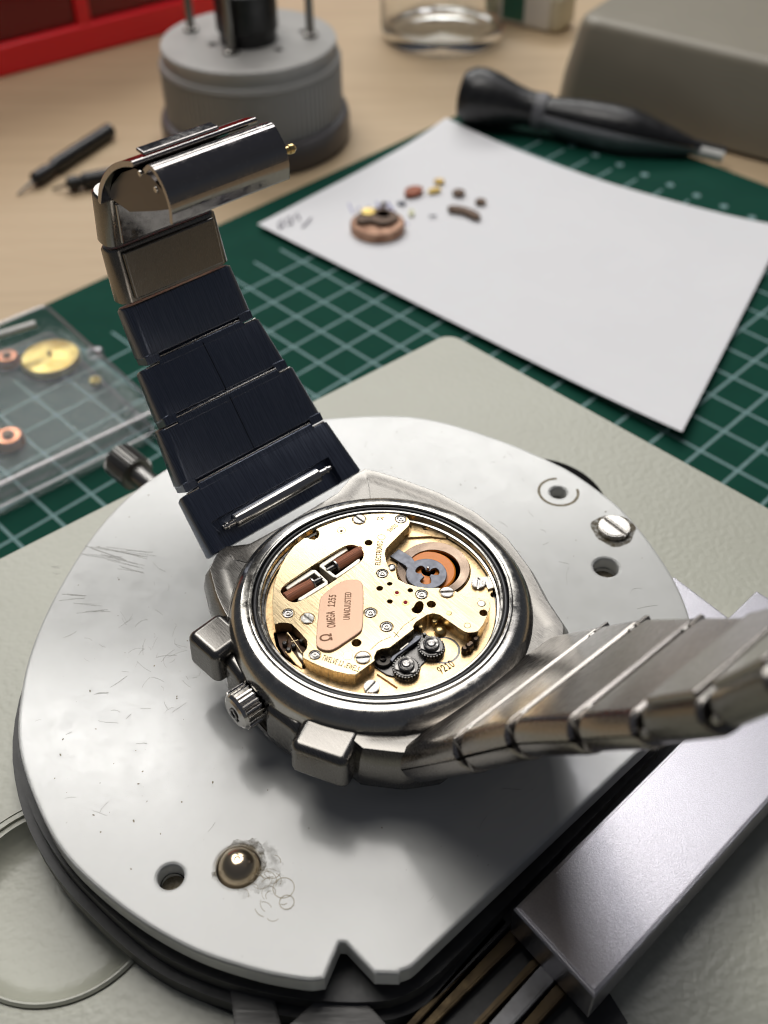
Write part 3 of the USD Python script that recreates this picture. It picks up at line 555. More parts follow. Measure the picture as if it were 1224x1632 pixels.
# --- the movement: pixel readings of the photograph taken onto the plane of each plate
ZT, ZP = 13.55, 10.9          # top of the bridge, top of the base plate (mm above the stage)
def qa(pts, z): return [lw(370 + x / 4.896, 740 + y / 4.896, z) for x, y in pts]
def qb(pts, z): return [lw(600 + x / 4.896, 740 + y / 4.896, z) for x, y in pts]
def qc(pts, z): return [lw(370 + x / 4.896, 940 + y / 4.896, z) for x, y in pts]
def qd(pts, z): return [lw(600 + x / 4.896, 940 + y / 4.896, z) for x, y in pts]
def qz(pts, z): return [lw(400 + x / 2.914, 780 + y / 2.914, z) for x, y in pts]
outline = qa([(320, 960), (345, 870), (380, 790), (425, 710), (480, 640), (560, 575), (590, 572), (610, 583), (640, 588), (668, 572), (680, 545), (672, 520), (650, 508), (700, 485), (800, 447), (900, 415), (1000, 397), (1100, 385)], ZT) \
    + qb([(0, 385), (90, 383), (170, 388), (235, 408), (262, 440), (255, 475), (200, 530), (150, 580), (110, 620), (75, 660), (66, 700), (78, 760), (105, 825), (150, 885), (230, 930), (320, 955), (400, 965), (480, 962), (600, 980), (700, 1035), (820, 1045)], ZT) \
    + qd([(885, 95), (890, 130), (870, 190), (835, 270), (795, 322), (755, 333), (710, 334), (685, 325), (620, 283), (560, 240), (495, 196), (440, 183), (395, 196), (310, 250), (288, 280), (292, 305), (210, 368), (130, 430), (100, 452), (40, 460), (0, 478)], ZT) \
    + qc([(1127, 482), (1108, 520), (1112, 552), (1040, 606), (963, 662), (900, 658), (800, 635), (700, 600), (620, 565), (552, 528), (553, 492), (578, 462), (586, 425), (582, 392), (520, 320), (462, 264), (430, 258), (380, 255), (330, 270), (318, 200), (313, 100)], ZT)
bridge = Polygon(outline).buffer(0)
bridge = max(getattr(bridge, 'geoms', [bridge]), key=lambda g: g.area).buffer(.12).buffer(-.24).buffer(.12)
slot_o = Polygon(smoothp(qa([(378, 985), (400, 945), (480, 890), (620, 795), (760, 705), (880, 635), (940, 625), (1000, 648), (1028, 690), (1022, 735), (985, 775), (880, 850), (740, 945), (620, 1020)], ZT) + qc([(530, 90), (460, 100), (405, 55), (378, 20)], ZT), 2)).buffer(0)
def dot(q, r, z=ZT): return Point(*qz([q], z)[0]).buffer(r, 20)
holes = [((546, 247), .52), ((598, 459), .42), ((644, 438), .32), ((740, 468), .34), ((645, 520), .36), ((490, 712), .6), ((1020, 487), .62), ((838, 533), .58), ((1080, 573), .52)]
cut = [slot_o, Polygon(smoothp(qz([(748, 558), (760, 575), (785, 575), (800, 555), (802, 530), (790, 517), (770, 522), (760, 540)], ZT), 1)), Polygon(smoothp(qd([(270, 150), (290, 180), (330, 182), (362, 145), (368, 105), (345, 85), (312, 100), (298, 130)], ZT), 1))] + [dot(q, r) for q, r in holes]
screws = [((503, 140), .95, 95), ((262, 600), .95, 95), ((520, 782), 1.0, -35), ((910, 478), .98, -38)]
settings = [((172, 575), .80), ((610, 390), .80), ((793, 487), .84), ((555, 572), .86), ((630, 637), .86), ((297, 768), .76), ((697, 137), .84)]
seats = [dot(q, r * 1.06) for q, r, _ in screws] + [dot(q, r * 1.02) for q, r in settings]
solid = bridge.difference(unary_union(cut))
br = wadd('top_bridge', cat_(prism(solid, ZP + .4, ZT - .35), rprism(solid.difference(unary_union(seats)), ZT - .36, ZT, .05, 2)), gold, smooth=25)
for q, r, a in screws:
    x, y = qz([q], ZT)[0]
    wadd('screw', xf(slotted(r * .90, .55, .26, a), None, (x, y, ZT - .40)), screw_st, parent=br, smooth=25)
for q, r in settings:
    x, y = qz([q], ZT)[0]
    p = wadd('jewel_setting', xf(cat_(lathe([(r * .90, -.3), (r * .88, .02), (r * .70, .06), (r * .62, -.10), (r * .42, -.13), (r * .40, .02), (r * .22, .02), (r * .18, -.12), (1e-6, -.15)], 32)), None, (x, y, ZT)), screw_st, parent=br)
for q, r in (((678, 480), .46), ((718, 525), .50)):
    x, y = qz([q], ZT)[0]
    wadd('ruby_jewel', xf(spin([(r * .62, 0), (r * .5, .06)], (0, 0, 0), (0, 0, 1), 24), None, (x, y, ZT - .02)), ruby, parent=br)
    wadd('jewel_ring', xf(lathe([(r, -.02), (r, .03), (r * .68, .05), (r * .64, -.02)], 28), None, (x, y, ZT)), brass, parent=br)
for q, r in (((420, 190), .62), ((1071, 530), .55), ((1005, 632), .45)):
    x, y = qz([q], ZT)[0]
    wadd('ring_line', xf(prism(Point(0, 0).buffer(r, 24).difference(Point(0, 0).buffer(r - .07, 24)), ZT, ZT + .006), None, (x, y, 0)), tang, parent=br)
for q, r, mt in (((420, 193), .2, hole_dk), ((920, 575), .36, brass), ((450, 773), .62, creamm), ((1071, 530), .48, creamm)):
    x, y = qz([q], ZT)[0]; wadd('pin', xf(spin([(r, -.2), (r, .03), (r * .7, .07)], (0, 0, 0), (0, 0, 1), 20), None, (x, y, ZT)), mt, parent=br)
x, y = qz([(450, 773)], ZT)[0]
# engraved arc with a cross
def line3(px, z, r, conv=qz): return tube([(*p, z) for p in conv(px, z)], r, 6)
wadd('engraved_arc', cat_(line3([(555, 745), (590, 712), (612, 700)], ZT, .045), line3([(618, 698), (640, 688), (650, 684)], ZT, .04), line3([(690, 655), (712, 630), (735, 615)], ZT, .04), line3([(738, 612), (752, 602), (768, 592)], ZT, .04), line3([(662, 662), (688, 686)], ZT, .045), line3([(664, 688), (686, 660)], ZT, .045)), tang, parent=br)
def engrave(text, a, b, z, conv=qz, squeeze=None, bold=False, mat=None, parent=None, name='engraving'):
    A_, B_ = [np.array(p) for p in conv([a, b], z)]; d = B_ - A_; L = np.linalg.norm(d); d /= L; h = squeeze or L / (len(text) * .78)
    m_ = meshkit.text_mesh(text, h, .012, True); v, f = vf(m_); k = L / (v[:, 0].max() - v[:, 0].min())
    P = A_ + (v[:, :1] - v[:, 0].min()) * k * d + 1.3 * v[:, 1:2] * np.array([-d[1], d[0]])
    return wadd(name, trimesh.Trimesh(np.c_[P, z - .004 + v[:, 2]], f, process=False), mat or tang, parent=parent)
engrave('TWELVE 12 JEWELS', (325, 790), (498, 848), ZT, squeeze=.62, parent=br)
engrave('ELECTRONIC', (600, 352), (612, 240), ZT, squeeze=.55, parent=br)
engrave('SWISS', (645, 200), (686, 168), ZT, squeeze=.5, parent=br)
engrave('A2', (618, 126), (583, 128), ZT, squeeze=.5, parent=br)
x, y = qz([(606, 222)], ZT)[0]
wadd('engraved_badge', xf(prism(Point(0, 0).buffer(.55, 20).difference(Point(0, 0).buffer(.47, 20)), ZT, ZT + .006), None, (x, y, 0)), tang, parent=br)
# rose plate
rpl = Polygon(smoothp(qz([(392, 442), (440, 418), (500, 418), (523, 440), (522, 540), (520, 640), (505, 665), (440, 707), (385, 745), (345, 750), (310, 735), (300, 715), (308, 620), (318, 515), (330, 492)], ZT + .3), 2)).buffer(0)
tang2 = M('plate_engraving', (.30, .16, .09), .4, .7)
np_ = wadd('nameplate', rprism(rpl, ZT - .002, ZT + .34, .08, 2), pinkm)
engrave('OMEGA', (392, 640), (387, 565), ZT + .345, squeeze=.80, parent=np_, mat=tang2); engrave('1255', (388, 545), (396, 490), ZT + .345, squeeze=.7, parent=np_, mat=tang2)
engrave('\u03a9', (378, 700), (372, 668), ZT + .345, squeeze=1.15, bold=True, parent=np_, mat=tang2)
engrave('UNADJUSTED', (458, 605), (466, 478), ZT + .345, squeeze=.62, parent=np_, mat=tang2)
# base plate, walls
bpl = Point(0, 0).buffer(15.35, 90)
bs = wadd('base_plate', rprism(bpl, ZP - 1.2, ZP, .1, 2), gold_dk)
wadd('dust_wall', lathe([(15.38, ZP), (15.34, 12.2)], 120), steel_po)
# coil: two cream frames and copper windings in the slot
ZC = 13.15
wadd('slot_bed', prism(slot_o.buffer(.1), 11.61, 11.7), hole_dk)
fr1 = [(420, 962), (432, 975), (640, 846), (725, 918), (520, 1045), (514, 1058), (540, 1062), (745, 935), (745, 912), (652, 825), (618, 822), (430, 948)]
fr2 = [(893, 655), (900, 668), (714, 794), (806, 868), (980, 742), (992, 738), (998, 752), (980, 775), (818, 885), (786, 878), (682, 796), (684, 780), (872, 656)]
for fr in (fr1, fr2):
    pz = qa(fr, ZC); wadd('coil_frame', rprism(Polygon(pz).buffer(.06).buffer(-.02), ZP + .5, ZC, .08, 2), creamm)
for a, b in (((415, 1045), (622, 935)), ((1010, 672), (810, 792))):
    A_, B_ = [np.array([*p, ZC - .28]) for p in qa([a, b], ZC - .28)]; L = np.linalg.norm(B_ - A_); n = 26; prof = []
    for k in range(n):
        for f in (0, .25, .5, .75): prof.append((.72 + .06 * math.sin(math.pi * f), L * (k + f) / n))
    c_ = wadd('coil', xf(spin(prof, (0, 0, 0), (0, 0, 1), 24), frame(B_ - A_), A_), copper)
    wadd('coil_cap', xf(spin([(.85, 0), (.85, .22)], (0, 0, 0), (0, 0, 1), 24), frame(B_ - A_), B_), screw_st, parent=c_)
    wadd('coil_core', rod(B_, B_ + (B_ - A_) / L * 1.6, .42, 16), steel_dk, parent=c_)
# index wheel cup: ring, orange coil, grey lever with trefoil cut
ZO = 12.2
cc = np.mean(qb([(210, 640), (730, 790), (600, 965), (470, 570)], ZO), 0)
cx_, cy_ = qb([(445, 800)], ZO)[0]
rr = np.linalg.norm(np.array(qb([(730, 780)], ZO)[0]) - (cx_, cy_))
cup = wadd('coil_cup', xf(lathe([(rr, ZP), (rr, 11.7), (rr - .12, 12.0), (rr - 1.35, 11.75), (rr - 1.45, 11.6), (rr - 1.45, ZP)], 72), None, (cx_, cy_, 0)), M('cup_bronze', (.20, .15, .115), 1, .26, brush=((400, 400, 6000), 2e-6, .08), bevel=.00005))
ocx, ocy = qb([(405, 830)], 11.6)[0]
wadd('orange_winding', xf(cat_(lathe([(3.75, ZP), (3.75, 11.45), (3.55, 11.6), (1.0, 11.6), (.9, 11.4)], 64)), None, (ocx, ocy, 0)), orange)
lx, ly = qb([(390, 852)], ZO)[0]
lr = np.linalg.norm(np.array(qb([(548, 870)], ZO)[0]) - (lx, ly))
disc = Point(lx, ly).buffer(lr, 40)
arm = Polygon(qb([(105, 715), (175, 660), (275, 722), (300, 760), (245, 815), (225, 790)], ZO))
tref = unary_union([Polygon(smoothp(qb(p, ZO), 2)) for p in ([(400, 850), (370, 795), (335, 790), (298, 830), (320, 852)], [(400, 850), (430, 815), (470, 805), (495, 840), (480, 868)], [(395, 840), (420, 880), (430, 925), (385, 940), (330, 915), (370, 880)])] + [Point(lx, ly).buffer(lr * .22)])
lv = wadd('grey_lever', rprism(unary_union([disc, arm]).difference(tref), ZO - .35, ZO, .05, 2), grey_lever)
wadd('center_pin', xf(spin([(.22, 0), (.22, .9), (.15, 1.0)], (0, 0, 0), (0, 0, 1), 16), None, (*qb([(402, 815)], ZO)[0], 11.5)), screw_st, parent=lv)
x, y = qb([(120, 800)], 11.8)[0]
wadd('post', xf(spin([(.55, 0), (.55, .9), (.3, 1.0)], (0, 0, 0), (0, 0, 1), 20), None, (x, y, ZP)), screw_st, parent=bs)
for q, r, z, a in (((1057, 430), 1.0, 12.1, 40), ((560, 912), 1.0, 12.1, 12)):
    x, y = qz([q], z)[0]; wadd('screw', xf(slotted(r, .7, .26, a), None, (x, y, z - .7)), screw_st, parent=bs, smooth=25)
wadd('edge_clip', rprism(Polygon(qb([(790, 880), (900, 870), (920, 960), (870, 975), (850, 925)], 11.95)), 11.6, 11.95, .06, 2), creamm, parent=bs)
wadd('upper_segment', rprism(Polygon(qb([(275, 465), (350, 480), (370, 510), (440, 515), (545, 560), (545, 575), (420, 560), (240, 570), (270, 520)], ZP + 1.0)), ZP, ZP + 1.0, .06, 2), gold_dk, parent=bs)
rec0 = Polygon(qc([(330, 268), (380, 252), (462, 262), (585, 390), (580, 462), (552, 490), (552, 530), (480, 500), (400, 440), (350, 360)], ZT)).buffer(.25)
notches = [Point(15.3 * math.cos(t), 15.3 * math.sin(t)).buffer(.5) for t in (.55, 1.25, -.6)]
wadd('lower_floor', rprism(Point(0, 0).buffer(15.25, 60).difference(Point(cx_, cy_).buffer(rr + .06, 48)).difference(rec0).difference(unary_union(notches)), ZP + .02, 11.6, .06, 2), gold_dk, parent=bs)
ZF = 11.6
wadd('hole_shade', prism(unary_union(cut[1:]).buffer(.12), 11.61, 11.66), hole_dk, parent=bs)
# lower right: steel frame, two notched drums, lever and posts
steel_mid = M('steel_mid', (.30, .29, .28), 1, .22, bevel=.00004)
dk_frame = Polygon(smoothp(qd([(-30, 600), (0, 560), (10, 505), (60, 480), (110, 500), (290, 330), (350, 345), (420, 380), (530, 430), (540, 500), (470, 520), (350, 590), (340, 650), (180, 690), (100, 690), (20, 640)], ZP + .5), 1)).buffer(0)
gt = wadd('gear_train_plate', rprism(dk_frame, ZF + .005, ZF + .25, .06, 2), steel_dk)
for (hx, hy) in ((232, 585), (428, 425)):
    x, y = qd([(hx, hy)], 13.0)[0]
    dr = wadd('notched_drum', cat_(xf(prism(gear(1.58, 1.74, 26), 12.1, 12.6), None, (x, y, 0)), xf(lathe([(1.74, ZF), (1.74, 12.1), (1.4, 12.12)], 44), None, (x, y, 0)), xf(lathe([(1.58, 12.6), (1.48, 12.68), (1e-6, 12.68)], 40), None, (x, y, 0))), steel_dk, smooth=25)
    tri_ = Polygon(smoothp([(x + r * math.cos(t), y + r * math.sin(t)) for r, t in ((1.75, .6), (1.0, 1.6), (1.75, 2.7), (1.0, 3.7), (1.75, 4.8), (1.0, 5.8))], 1))
    wadd('drum_bridge', rprism(tri_, 12.69, 12.9, .06, 2), steel_mid, parent=dr)
    wadd('drum_hub', xf(lathe([(1.05, 12.9), (1.05, 13.15), (.9, 13.25), (.6, 13.15), (.5, 13.2), (.42, 13.32), (.2, 13.35), (1e-6, 13.3)], 36), None, (x, y, 0)), steel_mid, parent=dr)
lev = Polygon(qd([(105, 545), (125, 515), (215, 455), (310, 355), (350, 358), (345, 378), (160, 515), (125, 560)], 12.6))
l2 = wadd('steel_lever', rprism(lev, 12.2, 12.6, .06, 2), grey_lever)
wadd('lever_slot', rprism(Polygon(qd([(183, 462), (245, 413), (252, 420), (190, 470)], 12.61)), 12.58, 12.63, .01, 1), creamm, parent=l2)
px_, py_ = qd([(52, 528)], 12.7)[0]
wadd('pivot_boss', xf(lathe([(1.15, ZP), (1.1, 12.3), (1.0, 12.4), (.45, 12.4), (.42, 12.65), (.28, 12.7), (.25, 12.4), (1e-6, 12.4)], 36), None, (px_, py_, 0)), M('boss_dark', (.05, .045, .04), .8, .25), parent=l2)
for q, mt, r in (((345, 285), brass, .34), ((455, 240), brass, .42), ((375, 345), steel_dk, .25)):
    x, y = qd([q], 12.6)[0]; wadd('post', xf(spin([(r * 1.6, 0), (r * 1.6, .4), (r, .45), (r, 1.7), (r * .7, 1.8)], (0, 0, 0), (0, 0, 1), 20), None, (x, y, ZP)), mt, parent=bs)
x, y = qd([(495, 335)], ZP + .5)[0]
wadd('brass_stud', xf(spin([(.8, 0), (.8, .5), (.5, .7), (.2, .75)], (0, 0, 0), (0, 0, 1), 24), None, (x, y, ZF)), brass, parent=bs)
for k in range(7):
    x, y = qd([(705 + rng.uniform(-20, 90), 400 + rng.uniform(-40, 90))], 11.8)[0]
    wadd('cap_nut', xf(spin([(.45, 0), (.45, .7), (.25, .95)], (0, 0, 0), (0, 0, 1), 12), None, (x, y, ZF + rng.uniform(0, .4))), M('nut_dark', (.10, .07, .05), .9, .3) if k == 0 else stage.GetPrimAtPath('/World/Looks/nut_dark') and UsdShade.Material.Get(stage, '/World/Looks/nut_dark'), parent=bs)
wadd('spring_strip', rprism(Polygon(qd([(0, 650), (15, 640), (165, 745), (160, 758)], ZF + .3)), ZF + .1, ZF + .3, .05, 1), gold_dk, parent=bs)
wadd('worn_recess', xf(lathe([(2.2, .004), (2.0, .012), (1.9, .004)], 40), None, (*qd([(520, 470)], ZF)[0], ZF)), steel_dk, parent=bs)
engrave('9210', (884, 858), (950, 818), ZF + .01, squeeze=.85, parent=bs)
# lower left: recess with contact spring
rec = Polygon(qc([(330, 268), (380, 252), (462, 262), (585, 390), (580, 462), (552, 490), (552, 530), (480, 500), (400, 440), (350, 360)], ZT)).buffer(.2)
wadd('recess_block', rprism(rec.buffer(-.35), ZP, ZP + .7, .08, 2), M('recess_brown', (.09, .05, .03), .5, .35), parent=bs)
(ax, ay), (bx, by) = qc([(432, 340), (545, 478)], 12.9)
cs = wadd('contact_spring', cat_(tube([(ax, ay, 13.1), ((ax + bx) / 2, (ay + by) / 2, 12.8), (bx, by, 12.4)], .11, 8), tube([(*p, 12.9) for p in qc([(460, 408), (515, 392)], 12.9)], .07, 6), tube([(*qc([(432, 340)], 13.1)[0], 13.1), (*qc([(430, 430)], 11.4)[0], 11.4)], .13, 8)), gold)
for q in ((410, 420), (480, 440), (540, 400), (440, 470)):
    x, y = qc([q], 12)[0]; wadd('contact_post', xf(spin([(.35, 0), (.35, .9), (.22, 1.05)], (0, 0, 0), (0, 0, 1), 14), None, (x, y, ZP + .3)), steel_dk, parent=cs)
wadd('contact_block', rprism(Polygon(qc([(412, 478), (455, 455), (545, 580), (545, 610), (500, 580)], 11.9)), ZP, 11.9, .06, 1), gold_dk, parent=cs)
wadd('contact_tab', rprism(Polygon(qc([(505, 480), (548, 500), (548, 545), (520, 520)], 12.3)), ZP, 12.3, .06, 1), creamm, parent=cs)
x, y = qc([(668, 615)], 12.2)[0]
wadd('side_hole', xf(spin([(.5, 0), (.5, .2)], (0, 0, 0), (-x, -y, 0), 18), None, (x * .995, y * .995, 12.3)), hole_dk, parent=br)

# ------------------------------------------------------------------ things around the machine
ZK = -.0021                                # the desk
def at(u, v, z=ZK): return spot(u, v, z)
# movement holder stand
hc = np.array([-.0432, .2135, ZK]); HT = .0335
hold = Thing('movement_holder', 'grey ribbed round holder with steel pins standing on the wood', 'holder', hc)
ribs = gear(.0300, .0305, 96); k_ = hold.add
k_('foot', lathe([(.001, 0), (.0318, 0), (.0328, .0012), (.0328, .0075), (.0322, .0095), (.0308, .0102), (.0300, .0102)], 96), grey_dk, smooth=40)
k_('ribbed_body', cat_(prism(ribs, .0095, .0265), lathe([(.0298, .0262), (.0306, .0272), (.0300, .0285), (.0293, .0288), (.0290, .0312), (.028, HT - .001)], 96)), grey_pl, smooth=30)
tp = Point(0, 0).buffer(.0292, 60)
hl = [(-.0115, -.0045), (.0105, -.0095), (.018, .006)]
for q in hl: tp = tp.difference(Point(*q).buffer(.0013, 14))
k_('top_disc', rprism(tp, HT - .0025, HT, .0006, 2), grey_lt, smooth=30)
for q in hl: k_('hole_floor', xf(prism(Point(0, 0).buffer(.0013, 14), HT - .0026, HT - .002), None, (*q, 0)), blackhole)
k_('center_drum', lathe([(.0095, HT), (.0095, HT + .0035), (.0102, HT + .004), (.0102, HT + .016), (1e-5, HT + .016)], 48), black_pl)
for q in ((-.020, .008), (-.0045, -.0120), (.0205, .0020), (.002, .019)):
    k_('pin', cat_(xf(spin([(.0026, 0), (.0024, .0010), (.0014, .0014), (.0013, .017), (.0016, .018), (.0016, .024)], (0, 0, 0), (0, 0, 1), 20), None, (*q, HT))), steel_br)
for q, c in (((.0035, -.0105), (.6, .5, .05)), ((.0085, .0075), (.7, .16, .05)), ((-.0085, .0025), (.6, .1, .06))):
    pass
# red drawer cabinet
rc = np.array([-.1155, .2895]); rd = np.array([.803, .596]); rn = np.array([-.596, .803])
cab = Thing('drawer_cabinet', 'bright red plastic drawer cabinet with dark clear fronts at the back', 'cabinet', (*rc, ZK))
def cb(x0, x1, y0, y1, z0, z1, r=.001):
    c = rc + rd * (x0 + x1) / 2 + rn * (y0 + y1) / 2
    return rbox((x1 - x0, y1 - y0, z1 - z0), r, (*c, ZK + (z0 + z1) / 2), np.array([[rd[0], rn[0], 0], [rd[1], rn[1], 0], [0, 0, 1]]), 10)
cab.add('shell', cb(-.16, .062, .006, .10, .0, .085, .002), red_frame, world=True)
cab.add('bottom_rail', cb(-.16, .062, 0, .0065, .0, .0115, .0015), red_frame, world=True)
cab.add('rail', cb(-.16, .062, .001, .0065, .048, .054), red_frame, world=True)
for x in (-.115, -.058, -.0005, .0575): cab.add('mullion', cb(x - .0028, x + .0028, .0005, .0065, .0105, .084), red_frame, world=True)
for x0, x1 in ((-.112, -.061), (-.055, -.0035), (.0025, .0545)):
    cab.add('drawer_front', cb(x0, x1, .003, .0075, .012, .047, .0008), red_win, world=True)
# black tool bits: two slim screwdrivers
def driver(name, a, b, tip, label, r=.0026):
    A_, B_, T_ = at(*a, ZK + r), at(*b, ZK + r), at(*tip, ZK + .0006); L = np.linalg.norm(B_ - A_)
    t = Thing(name, label, 'screwdriver', (A_ + B_) / 2 * [1, 1, 0] + [0, 0, ZK], group='slim black screwdrivers on the wood')
    t.add('handle', xf(spin([(r * .8, 0), (r, .0006), (r, L * .72), (r * .72, L * .76), (r * .72, L * .80), (r * .9, L * .83), (r * .85, L * .97), (r * .4, L)], (0, 0, 0), (0, 0, 1), 24), frame(B_ - A_), A_), black_pl, world=True)
    t.add('blade', rod(B_ - (B_ - A_) / L * .001, T_, .0006, 10, .00035), steel_dk, world=True)
driver('screwdriver', (176, 207), (52, 288), (28, 310), 'slim black screwdriver lying farther left, pointing to the lower left')
driver('screwdriver', (205, 274), (106, 294), (84, 302), 'slim black screwdriver half hidden behind the raised clasp')
# case opener tool
a0, a1 = np.array([*at(752, 196, 0)[:2], .0098]), np.array([*at(1132, 256, 0)[:2], .0032])
ax_ = (a1 - a0) / np.linalg.norm(a1 - a0); LT = np.linalg.norm(a1 - a0)
tool = Thing('hand_tool', 'black bulb-handled hand tool with long grey tapered body lying on the mat', 'tool', ((a0 + a1) / 2) * [1, 1, 0])
FT = frame(ax_)
tool.add('handle', xf(spin([(.004, -.0045), (.0078, -.0035), (.0095, -.0008), (.0098, .003), (.0090, .008), (.0072, .014), (.0060, .0195), (.0060, .0225)], (0, 0, 0), (0, 0, 1), 40), FT, a0), black_pl, world=True)
tool.add('collar', xf(spin([(.0057, .0222), (.0062, .023), (.0062, .0262), (.0056, .027)], (0, 0, 0), (0, 0, 1), 32), FT, a0), grey_gr, world=True)
def halfbody(s0, s1, up):
    S = []
    for f in np.linspace(0, 1, 14):
        w = .0062 + .0036 * math.sin(math.pi * min(1, f * 1.25)) if f < .8 else .0062 * (1 - (f - .8) / .2) + .0022 * (f - .8) / .2
        w = (.0058 + .0030 * math.sin(math.pi * f) ** .8) * (1 - .62 * max(0, f - .55) / .45)
        pz = s0 + (s1 - s0) * f; t = np.linspace(0, np.pi, 14); ring = np.c_[w * np.cos(t), w * .85 * np.sin(t) * (1 if up else -1)]
        S.append(np.stack([ring[:, 0], ring[:, 1], np.full(14, pz)], 1))
    return loft(S)
hx = np.cross(ax_, [0, 0, 1.0]); hx /= np.linalg.norm(hx); hz = np.cross(hx, ax_); tilt = math.radians(20)
ex = hx * math.cos(tilt) + hz * math.sin(tilt); ez = np.cross(ex, ax_)
FH = np.stack([ex, ez, ax_], 1)
tool.add('upper_shell', xf(halfbody(.0265, LT - .004, True), FH, a0 + ez * .0003), black_pl, world=True)
tool.add('lower_shell', xf(halfbody(.0265, LT - .004, False), FH, a0 - ez * .0003), M('grey_shell', (.22, .22, .235), .6, .4), world=True)
tool.add('tip', rod(a0 + ax_ * (LT - .006) - ez * .0008, a0 + ax_ * (LT + .004) - ez * .0008, .0021, 20), white_pl, world=True)
tool.add('tip_pin', rod(a0 + ax_ * (LT - .006) + ez * .0016, a0 + ax_ * (LT + .0045) + ez * .0012, .0011, 14), black_pl, world=True)
# beige enamelled instrument
b0, b1 = at(874, 166)[:2], at(1224, 262)[:2]; be = (b1 - b0) / np.linalg.norm(b1 - b0); bn = np.array([-be[1], be[0]])
inst = Thing('beige_instrument', 'beige enamelled instrument case with rounded edges behind the hand tool', 'instrument', (*(b0 + be * .09 + bn * .07), ZK))
BH = .031; rr_ = .007
prof = []
def rrect(x0, x1, y0, y1, r, z): return np.c_[np.array(Polygon([(x0, y0), (x1, y0), (x1, y1), (x0, y1)]).buffer(-r).buffer(r, 10).exterior.coords)[:-1], ]
S = []
for z, i_ in ((.0015, .0), (.012, .0012), (BH - .0035, .0042), (BH - .0018, .0048), (BH - .0006, .0060), (BH, .0085)):
    c = rrect(i_, .20, i_, .15, .010 - i_ * .4, 0); S.append(np.c_[b0[0] + be[0] * c[:, 0] + bn[0] * c[:, 1], b0[1] + be[1] * c[:, 0] + bn[1] * c[:, 1], np.full(len(c), ZK + z)])
n_ = min(len(s) for s in S); S = [np.array([LineString(np.vstack([s[:, :2], s[:1, :2]])).interpolate(t, normalized=True).coords[0] for t in np.linspace(0, 1, 160, endpoint=False)]) for s in S] if False else S
inst.add('case_shell', loft([s[:n_] for s in S]), beige, world=True, smooth=50)
inst.add('foot_strip', prism(Polygon([b0 + be * .004 + bn * .004, b0 + be * .19 + bn * .004, b0 + be * .19 + bn * .14, b0 + be * .004 + bn * .14]), ZK, ZK + .0016), black_rub, world=True)
# glass jar and a small packet at the back
jc = np.array([.0262, .3045, ZK])
jar = Thing('glass_jar', 'empty clear glass jar standing on the wood at the back', 'jar', jc)
jar.add('glass', lathe([(1e-6, .0012), (.0195, .0006), (.0225, .0), (.0247, .0015), (.0252, .005), (.0252, .050), (.0236, .050), (.0236, .008), (.0222, .0052), (1e-6, .0045)], 80), glass_m, smooth=40)
pk = np.array([*at(838, 33)[:2], ZK])
pack = Thing('small_packet', 'small cream packet with a green printed side behind the jar', 'packet', pk)
pm_ = rotz(math.radians(-35)); pack.add('packet_body', xf(rbox((.030, .016, .016), .002, (0, 0, .008)), pm_, None), white_pl); pack.add('printed_band', xf(rbox((.018, .0166, .0132), .0012, (-.0055, 0, .0082)), pm_, None), green_pr)
pack.add('cap', xf(rbox((.006, .0155, .0155), .003, (.0165, 0, .0078)), pm_, None), M('cream_lid', (.62, .58, .44), 0, .4))
# parts lying on the paper
ZQ = .0011
def pt(u, v, z=ZQ): return spot(u, v, z)
p = pt(602, 368)
cm = Thing('watch_movement', 'round copper watch movement lying on the white paper', 'watch part', p)
cadd = lambda n_, m_, mt_: cm.add(n_, xf(m_, s=1.25), mt_)
cadd('copper_plate', lathe([(1e-6, 0), (.0062, 0), (.0066, .0004), (.0066, .0021), (.0062, .0025), (1e-6, .0025)], 48), rusty)
cadd('barrel', xf(lathe([(.0022, .0025), (.0022, .0032), (.0018, .0034), (1e-6, .0034)], 30), None, (.0014, .0022, 0)), dark_part)
cadd('bridge', xf(rprism(Polygon(smoothp([(-.0058, .0005), (-.0045, -.0022), (-.0015, -.0008), (.001, -.003), (.0045, -.001), (.0056, .002), (.002, .0052), (-.003, .0050)], 2)), .0025, .0034, .0002, 2), None, None), dark_part)
cadd('wheel', xf(prism(gear(.0015, .00175, 24), .0034, .0037), None, (-.0022, .003, 0)), goldial)
cadd('stem', rod((.0015, .0045, .0030), (.0015, .0085, .0026), .0006, 10), dark_part)
def bit(name, poly, h, mt, label, p, cat='watch part', ang=0, group=None):
    return single(name, xf(rprism(affinity.scale(poly, 1.45, 1.45, origin=(0, 0)), 0, h, h * .25, 2), rotz(ang), p), mt, label, cat, group)
bean = Polygon(smoothp([(-.0042, .0006), (-.002, .0019), (.002, .0017), (.0042, .0004), (.0044, -.0012), (.002, -.0010), (0, -.0002), (-.003, -.0012)], 2))
bit('curved_bridge', bean, .0011, dark_part, 'dark bean-shaped watch bridge at the right of the loose parts', pt(738, 341), ang=-.55)
bit('dark_disc', Point(0, 0).buffer(.0014, 20), .0009, dark_part, 'small dark disc directly above the bean-shaped bridge on the paper', pt(731, 309), group='small dark discs on the paper')
bit('dark_disc', Point(0, 0).buffer(.0012, 20), .0008, dark_part, 'smaller dark disc at the far right of the loose parts', pt(766, 323), group='small dark discs on the paper')
bit('barrel_bridge', Polygon(smoothp([(-.0028, -.0014), (.0006, -.002), (.0028, -.0002), (.002, .0018), (-.001, .002)], 2)), .0012, M('red_bronze', (.30, .09, .05), .7, .4, vary=(600, (.18, .08, .05), .2)), 'reddish bronze watch bridge just behind the copper movement', pt(658, 308), ang=.4)
